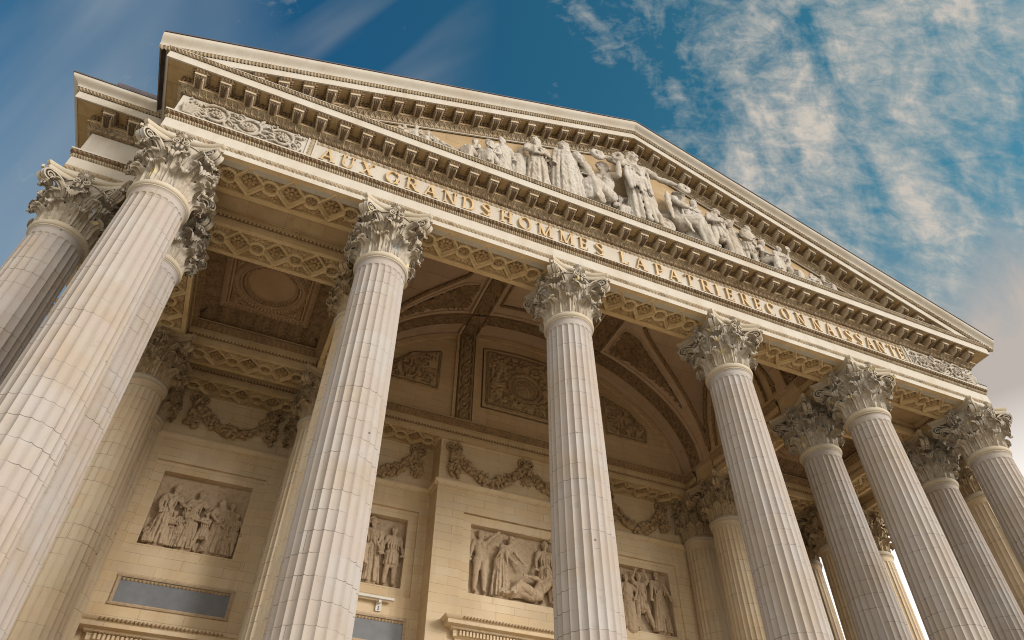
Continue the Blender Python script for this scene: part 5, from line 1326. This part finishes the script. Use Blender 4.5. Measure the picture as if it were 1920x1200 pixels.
# ---------------------------------------------------------------- relief panels on the wall
def relief(i,lab,items,extra=None):
    x0,x1,z0,z1,y=PANELS[i]; yb=y+D2; w=x1-x0; h=z1-z0
    mb=MB(); n,m=90,80; X,Z=np.meshgrid(np.linspace(x0+.001,x1-.001,n),np.linspace(z0+.001,z1-.001,m),indexing='ij')
    H=.004+.004*vn(X*40,Z*40,i)+.012*sst(.05,.0,Z-z0)*(.6+.8*vn(X*60,Z*60,i+5))
    if extra=='wings': H+=.010*np.clip(1-np.abs(vn(X*36,Z*60,3)-.5)*3.2,0,1)*sst(.62,.72,(Z-z0)/h)*sst(.42,.30,(X-x0)/w)
    if extra=='palm':
        a=np.arctan2(Z-(z0+.62*h),X-(x0+.16*w)); r=np.hypot(Z-(z0+.62*h),X-(x0+.16*w)); H+=.013*np.clip(np.cos(a*13),0,1)*(r<.17)*(r>.02)
    if extra=='masonry': H-=.003*((np.abs(((Z-z0)/.075)%1-.5)>.46)|(np.abs(((X-x0)/.12+np.floor((Z-z0)/.075)*.5)%1-.5)>.47))*(Z-z0>.25)
    mb.grid(np.stack([X,yb-H,Z],-1)); p=mb.build('relief_panel',M['relief'],tw,ang=60); p['label']=lab
    for fx,H_,pose,kw in items:
        zz=z0+.010+kw.pop('dz',0)*h; dy=kw.pop('dy',0); nm='relief_figure'
        props=kw.pop('props',None); f=body(pose,**kw)
        if props: props(f)
        realise(nm,f,x0+fx*w,yb-.026-dy,zz,H_*h*(1.06 if i==0 else 1.17),M['relief'],parent=p,flat=.85,vox=.0075,fold=.008)
tR=P_(STAND,er=(.17,.05,.68),hr=(.27,.10,.62),el=(-.13,.05,.66),hl=(-.09,.10,.52),hd=(.04,.02,.91),nek=(.02,0,.83),hem=(.17,.10,0))
kid=dict(k=1.25)
relief(0,'carved relief of robed women and children giving bread',[
 (.17,.80,tR,dict(hair='bun',look=.9,tilt=.3,robe='stand',seed=31,sash=(-1,1))),
 (.27,.44,P_(STAND,hl=(-.02,.12,.60),hr=(.10,.12,.62)),dict(hair='short',look=-.2,tilt=.2,seed=32,bare=True,k=1.25,dy=.012)),
 (.36,.47,mir(P_(STAND,hl=(-.12,.12,.66))),dict(hair='short',look=.5,robe='tunic',seed=33,k=1.2,dy=.012)),
 (.45,.78,P_(tR,hr=(.20,.12,.66)),dict(hair='bun',look=.8,tilt=.25,robe='stand',seed=34,sash=(1,-1))),
 (.615,.52,P_(STAND,el=(-.15,.06,.70),hl=(-.27,.10,.72),er=(.03,.1,.68),hr=(-.16,.12,.70),kl=(-.12,.06,.27),al=(-.17,.02,.05),kr=(.13,.04,.28),ar=(.24,.0,.06)),dict(hair='short',look=-.9,robe='tunic',seed=35,k=1.15,dy=.01)),
 (.75,.72,mir(P_(tR,er=(.15,.1,.66),hr=(.05,.14,.55))),dict(hair='hood',look=-.8,robe='stand',seed=36,sash=(1,-1))),
 (.845,.70,P_(STAND,hd=(.0,.02,.925)),dict(hair='short',look=.6,robe='stand',seed=37)),
 (.925,.56,P_(STAND,el=(-.14,.08,.63),hl=(-.10,.14,.46)),dict(hair='bun',look=-.5,tilt=.2,robe='tunic',seed=38,k=1.1,dy=.012)),
 (.07,.36,SEAT,dict(hair='short',look=.6,robe='sit',seed=39))])
relief(1,'carved relief with a flying child above seated and standing women',[
 (.56,.80,P_(STAND,el=(.02,.05,.66),hl=(.08,.12,.52),er=(.13,.06,.64),hr=(.12,.12,.47),hd=(-.02,.02,.92)),dict(hair='wreath',look=-.8,robe='stand',seed=41,sash=(-1,1))),
 (.30,.80,P_(SEAT,el=(-.17,.06,.43),hl=(-.13,.12,.55),hd=(.0,.04,.66)),dict(hair='hood',look=.4,tilt=.3,robe='sit',seed=42,dy=.014)),
 (.36,.82,P_(SEAT,hd=(.06,.03,.70),nek=(.03,.01,.60)),dict(hair='wreath',look=.9,robe='stand' if False else 'sit',seed=43,dz=.14)),
 (.84,.74,mir(STAND),dict(hair='short',look=.7,tilt=.2,robe='tunic',seed=44)),
 (.33,.50,P_(RECL,pel=(-.05,0,.12),kl=(-.22,.05,.06),al=(-.38,.05,.02),kr=(-.2,0,.02),ar=(-.36,0,-.06),che=(.08,.02,.24),nek=(.14,.02,.33),hd=(.18,.03,.42),el=(-.06,.05,.32),hl=(-.14,.08,.38),er=(.30,.05,.33),hr=(.42,.08,.36),side=(.8,.3,.5)),dict(hair='short',look=.2,bare=True,seed=45,dz=.66,k=1.2,props=lambda f:[f.path([A3(.16,-.02,.30),A3(.32,-.02,.44+.02*q),A3(.44-.02*q,-.01,.40+.05*q)],[.03,.03,.016]) for q in range(4)]))])
relief(2,'large carved relief over the door, a winged nude at left and a wounded man reclining',[
 (.10,.80,P_(STAND,pel=(.01,.02,.53),er=(.14,.05,.86),hr=(.24,.07,.95),el=(-.13,0,.68),hl=(-.16,.03,.54)),dict(hair='short',look=.9,seed=51,bare=True,props=lambda f:[f.path([A3(-.06,-.03,.80),A3(-.16-.01*q,-.03,.98-.05*q),A3(-.22+.01*q,-.02,.80-.06*q)],[.03,.035,.016]) for q in range(6)])),
 (.29,.82,P_(STAND,che=(.05,.03,.69),nek=(.10,.04,.80),hd=(.15,.06,.87),er=(.22,.09,.66),hr=(.32,.12,.54),el=(.06,.10,.64),hl=(.16,.14,.53),hem=(.16,.10,0)),dict(hair='wreath',look=1.0,tilt=.45,robe='stand',seed=52,sash=(-1,1))),
 (.58,.92,P_(mir(RECL),che=(.11,.02,.22),nek=(.17,.02,.34),hd=(.19,.03,.43),er=(.27,.08,.22),hr=(.36,.12,.10),el=(.02,.08,.30),hl=(-.12,.10,.30),side=(.85,.3,.1)),dict(hair='short',look=-.4,tilt=-.1,robe='sit',seed=53,bare=True,dy=.02)),
 (.70,.80,STAND,dict(hair='helmet',look=-.2,robe='tunic',seed=54,dz=.02)),
 (.87,.80,P_(STAND,el=(-.14,.05,.84),hl=(-.20,.07,1.0)),dict(hair='wreath',look=-.8,robe='stand',seed=55,sash=(1,-1))),
 (.97,.70,STAND,dict(hair='short',look=-.5,robe='stand',seed=56))],'wings')
relief(3,'carved relief of a bearded robed man and a boy with raised arms under a palm',[
 (.78,.84,P_(STAND,el=(-.15,.06,.66),hl=(-.20,.12,.50),er=(.16,.05,.64),hr=(.20,.12,.47),hem=(.16,.10,0)),dict(hair='beard',look=-.3,robe='stand',seed=61,sash=(1,-1),dy=.01)),
 (.47,.78,P_(STAND,el=(-.16,.06,.86),hl=(-.10,.09,.98),er=(.16,.06,.86),hr=(.09,.09,.98),kl=(-.10,.05,.28),al=(-.14,.02,.05),kr=(.10,.06,.28),ar=(.20,.03,.05)),dict(hair='short',look=.2,robe='tunic',seed=62,sash=(-1,1))),
 (.24,.72,P_(STAND,er=(.16,.10,.66),hr=(.10,.14,.54)),dict(hair='helmet',look=-.6,robe='tunic',seed=63,cloak='back')),
 (.07,.70,STAND,dict(hair='short',look=.5,robe='stand',seed=64))],'palm')
# ---------------------------------------------------------------- garlands
def garland(x0,x1,zk,sag,y,star,lab):
    rg=np.random.default_rng(int(x0*100)); ends=[x0,(x0+x1)/2,x1] if star else [x0,x1]
    sw=MB(); g=None
    def clump(mb,pts,r,dens=1.0):
        pts=np.asarray(pts,float); seg=np.linalg.norm(np.diff(pts,axis=0),axis=1); L=seg.sum(); n=int(L/.0062*dens)
        s_=np.concatenate([[0],np.cumsum(seg)]); mb.tube(np.stack([np.interp(np.linspace(0,L,14),s_,pts[:,k]) for k in range(3)],1),np.interp(np.linspace(0,1,14),np.linspace(0,1,len(r)),r)*.75,10)
        for i in range(n):
            t=rg.random(); c=np.array([np.interp(t*L,s_,pts[:,k]) for k in range(3)]); rr=np.interp(t,np.linspace(0,1,len(r)),r)
            a=pi+pi*rg.random(); d=A3(cos(a)*.6,sin(a)*.9,0) if False else None
            b=rg.random()*2*pi; off=A3(cos(b)*rr*1.0,-rr*.75*rg.random(),sin(b)*rr*1.0)
            k=.0100+.0085*rg.random(); fruit=rg.random()<.3
            if fruit: mb.blob(c+off+A3(0,-.010,0),(k*1.15,)*3,8,5)
            else:
                e=rg.random()*2*pi; rot=np.array([[cos(e),0,-sin(e)],[0,1,0],[sin(e),0,cos(e)]]); mb.blob(c+off+A3(0,-.008,0),(k*.65,k*.8,k*1.7),7,5,rot)
    for a,b in zip(ends[:-1],ends[1:]):
        q=np.linspace(0,1,17); px=a+(b-a)*q; pz=zk-.015-sag*(1-(2*q-1)**2); pz=pz-.0*q
        clump(sw,np.stack([px,np.full(17,y-.006),pz],1),[.018,.029,.036,.029,.018])
    g=sw.build('garland',M['garl'],tw,ang=60); g['label']=lab
    for i,x in enumerate(ends):
        mid=star and i==1
        bow=MB()
        for s_ in (-1,1):
            for k in range(2):
                t=np.linspace(0,2*pi,18); R=.042-.010*k
                bow.tube(np.stack([x+s_*(.008+R*(1-np.cos(t))*.55),y-.012-.004*np.sin(t),zk+.018*k+R*.62*np.sin(t)+.006],1),.0075,6,flat=1.6,up=(0,1,0))
            bow.tube(catmull([(x,y-.010,zk),(x+s_*.022,y-.012,zk-.03),(x+s_*.012,y-.008,zk-.06),(x+s_*.034,y-.008,zk-.09),(x+s_*.024,y-.004,zk-.115)],14),.0060,6,flat=.5,up=(0,1,0))
        bow.blob((x,y-.016,zk+.006),(.012,.012,.012)); bow.lathe([(0,0)],3) if False else None
        bow.build('bow',M['garl'],g,ang=60)
        ts=MB()
        if not mid: clump(ts,[(x,y-.006,zk-.02),(x+.003,y-.007,zk-.10),(x+.004,y-.006,zk-.195)],[.014,.026,.032],1.6); ts.build('tassel',M['garl'],g,ang=60)
        else:
            cz=zk-.125
            for k in range(5):
                a=pi/2+2*pi*k/5
                for da in (-.22,.22): ts.tube([(x,y-.012,cz),(x+.055*cos(a+da),y-.008,cz+.055*sin(a+da))],[.012,.004],6,up=(0,1,0))
            for k in range(14): a=2*pi*k/14; ts.blob((x+.030*cos(a),y-.010,cz+.030*sin(a)),(.007,.006,.007),7,5)
            ts.blob((x,y-.016,cz),(.018,.012,.018),10,6); ts.blob((x,y-.012,cz+.07),(.014,.012,.016),8,5)
            ts.build('star_pendant',M['garl'],g,ang=60)
garland(.262,.742,.288,.185,WALLY,False,'carved garland hung between two bows on the left wall')
garland(1.262,1.742,.285,.205,WALLY,False,'carved garland half hidden by the second front column')
garland(1.955,3.045,.262,.185,YW,True,'long double garland with a star pendant on the middle pier')
garland(3.262,3.742,.280,.210,WALLY,False,'carved garland on the right wall beside the inner columns')
# ---------------------------------------------------------------- ground
g=MB(); k=600
for_=None
g.poly([(-90,-90,(0-ZN)/S),(95,-90,(0-ZN)/S),(95,95,(0-ZN)/S),(-90,95,(0-ZN)/S)]); tag(g.build('ground',M['pave'],smooth=False),kind='structure')
st=MB(); zs=(1.44)/9
for k in range(9):
    z0=(k*zs-ZN)/S; z1=((k+1)*zs-ZN)/S; o=(9-k)*.33/S+.22
    st.box((-XO-o,-o,z0),(5+XO+o,4,z1-(.0 if k<8 else 0)))
tag(st.build('steps',M['pave'],smooth=False),'broad flight of stone steps the porch stands on','steps'); 
# ---------------------------------------------------------------- camera
f,yaw,pit,roll,cx,cy,cz=1310.1423,0.4033,0.7671,0.0058,0.6951,-2.3114,-2.4753
Fv=np.array([sin(yaw)*cos(pit),cos(yaw)*cos(pit),sin(pit)]); Rv=np.array([cos(yaw),-sin(yaw),0]); Uv=np.cross(Rv,Fv)
R2=Rv*cos(roll)+Uv*sin(roll); U2=-Rv*sin(roll)+Uv*cos(roll)
from mathutils import Matrix
cd=bpy.data.cameras.new('camera'); cam=bpy.data.objects.new('camera',cd); COL.objects.link(cam)
cd.sensor_width=36; cd.sensor_fit='HORIZONTAL'; cd.lens=36*f/1920; cd.clip_end=5000; cd.clip_start=.05
mw=Matrix.Identity(4)
for i in range(3): mw[i][0]=R2[i]; mw[i][1]=U2[i]; mw[i][2]=-Fv[i]
loc=V((cx,cy,cz))
for i in range(3): mw[i][3]=loc[i]
cam.matrix_world=mw; SC.camera=cam
# ---------------------------------------------------------------- light and sky
SUN_AZ=radians(38); SUN_EL=radians(17)      # direction the light comes from: left of the facade normal, low
sd=np.array([sin(SUN_AZ)*cos(SUN_EL),-cos(SUN_AZ)*cos(SUN_EL),sin(SUN_EL)])
ld=bpy.data.lights.new('sun','SUN'); lo=bpy.data.objects.new('sun',ld); COL.objects.link(lo)
ld.energy=2.3; ld.angle=radians(24); ld.color=(1,.95,.88)
from mathutils import Vector
lo.rotation_euler=Vector(tuple(-sd)).to_track_quat('-Z','Y').to_euler()
w=bpy.data.worlds.new('World'); SC.world=w; w.use_nodes=True; nt=w.node_tree; nt.nodes.clear()
class WT(NT):
    def __init__(s,t): s.t=t
W=WT(nt)
sky=W.n('ShaderNodeTexSky'); sky.sky_type='NISHITA'; sky.sun_disc=False; sky.sun_elevation=SUN_EL; sky.sun_rotation=atan2(sd[0],sd[1]); sky.air_density=1.0; sky.dust_density=1.0; sky.ozone_density=2.0
tc=W.n('ShaderNodeTexCoord'); dv=tc.outputs['Generated']
def dot(v):
    n=W.n('ShaderNodeVectorMath',operation='DOT_PRODUCT'); W.l(dv,n.inputs[0]); n.inputs[1].default_value=v; return n.outputs['Value']
E_=dot((.92,-.392,0)); F_=dot((.392,.92,0)); Yd=dot((0,1,0)); Zd=dot((0,0,1))
base=W.mix(W.maprange(E_,-.25,.45),(.22,.84,1.00,1),(.46,1.32,1.14,1))
c=W.mix(1.0,sky.outputs[0],base,'MULTIPLY')
c=W.mix(W.maprange(Zd,.86,.50,0,.34),c,(1.2,2.4,3.3,1))                 # paler towards the horizon
st=W.comb(E_,F_,0.0)
def rot(v,ang,sc):
    m=W.n('ShaderNodeMapping'); W.l(v,m.inputs[0]); m.inputs['Rotation'].default_value=(0,0,radians(ang)); n=W.n('ShaderNodeMapping'); W.l(m.outputs[0],n.inputs[0]); n.inputs['Scale'].default_value=sc; return n.outputs[0]
# soft veil on the left, long streaks in the middle
veil=W.maprange(W.noise(rot(st,35,(1.3,3.6,1)),1.6,4,.5,.3),.36,.64,0.05,.72)
veil=W.math('MULTIPLY',veil,W.maprange(E_,-.28,-.48,0,1))
c=W.mix(veil,c,(2.2,2.7,3.2,1))
strk=W.maprange(W.noise(rot(st,26,(1.6,11.0,1)),1.0,3,.5),.46,.66,0,.5)
strk=W.math('MULTIPLY',strk,W.math('MULTIPLY',W.maprange(E_,-.34,-.24),W.maprange(E_,-.02,-.14)))
c=W.mix(strk,c,(2.2,2.5,2.8,1))
# mottled high clouds on the right
big=W.noise(rot(st,34,(1.7,4.2,1)),1.25,3,.5,.3)
med=W.noise(rot(st,-50,(9.0,13.0,1)),1.0,5,.60,.6)
fin=W.noise(rot(st,8,(38,72,1)),1.0,5,.70,.35)
cv=W.math('ADD',W.math('MULTIPLY',big,.40),W.math('ADD',W.math('MULTIPLY',med,.62),W.math('MULTIPLY',fin,.33)))
dens=W.math('ADD',cv,W.maprange(E_,.0,.30,-.215,.0))
cm=W.maprange(dens,.57,.83,0,.95)
cm=W.math('MULTIPLY',cm,W.maprange(Yd,-.1,.1))
c=W.mix(cm,c,W.mix(W.maprange(dens,.62,.80),(2.9,3.3,3.15,1),(5.0,4.45,3.85,1)))
# solid pale bank low on the right, glare above the horizon
bank=W.math('MULTIPLY',W.maprange(E_,.38,.56),W.maprange(W.math('ADD',Zd,W.math('MULTIPLY',W.math('SUBTRACT',med,.5),.22)),.66,.545))
c=W.mix(bank,c,(3.9,3.5,3.2,1))
c=W.mix(W.math('MULTIPLY',W.maprange(Zd,.51,.34),W.maprange(E_,.0,.35)),c,(11.5,11.0,10.4,1))
# unseen bright half of the sky behind the camera, added as soft fill
c=W.mix(W.math('MULTIPLY',W.maprange(Yd,.02,-.35),W.maprange(Zd,-.02,.05,0,.9)),c,(13.0,12.3,11.3,1))
bg=W.n('ShaderNodeBackground'); out=W.n('ShaderNodeOutputWorld'); W.l(bg.outputs[0],out.inputs[0])
W.l(c,bg.inputs[0]); bg.inputs[1].default_value=.075
SC.view_settings.view_transform='Standard'; SC.view_settings.look='None'; SC.view_settings.exposure=0.80; SC.view_settings.gamma=1
SC.render.film_transparent=False
SC.cycles.use_denoising=True; SC.cycles.filter_width=1.05; SC.cycles.max_bounces=10; SC.cycles.diffuse_bounces=6
for o in SC.objects:
    if o.parent is None and o.get('category') and not o.get('kind'): o['kind']='thing'
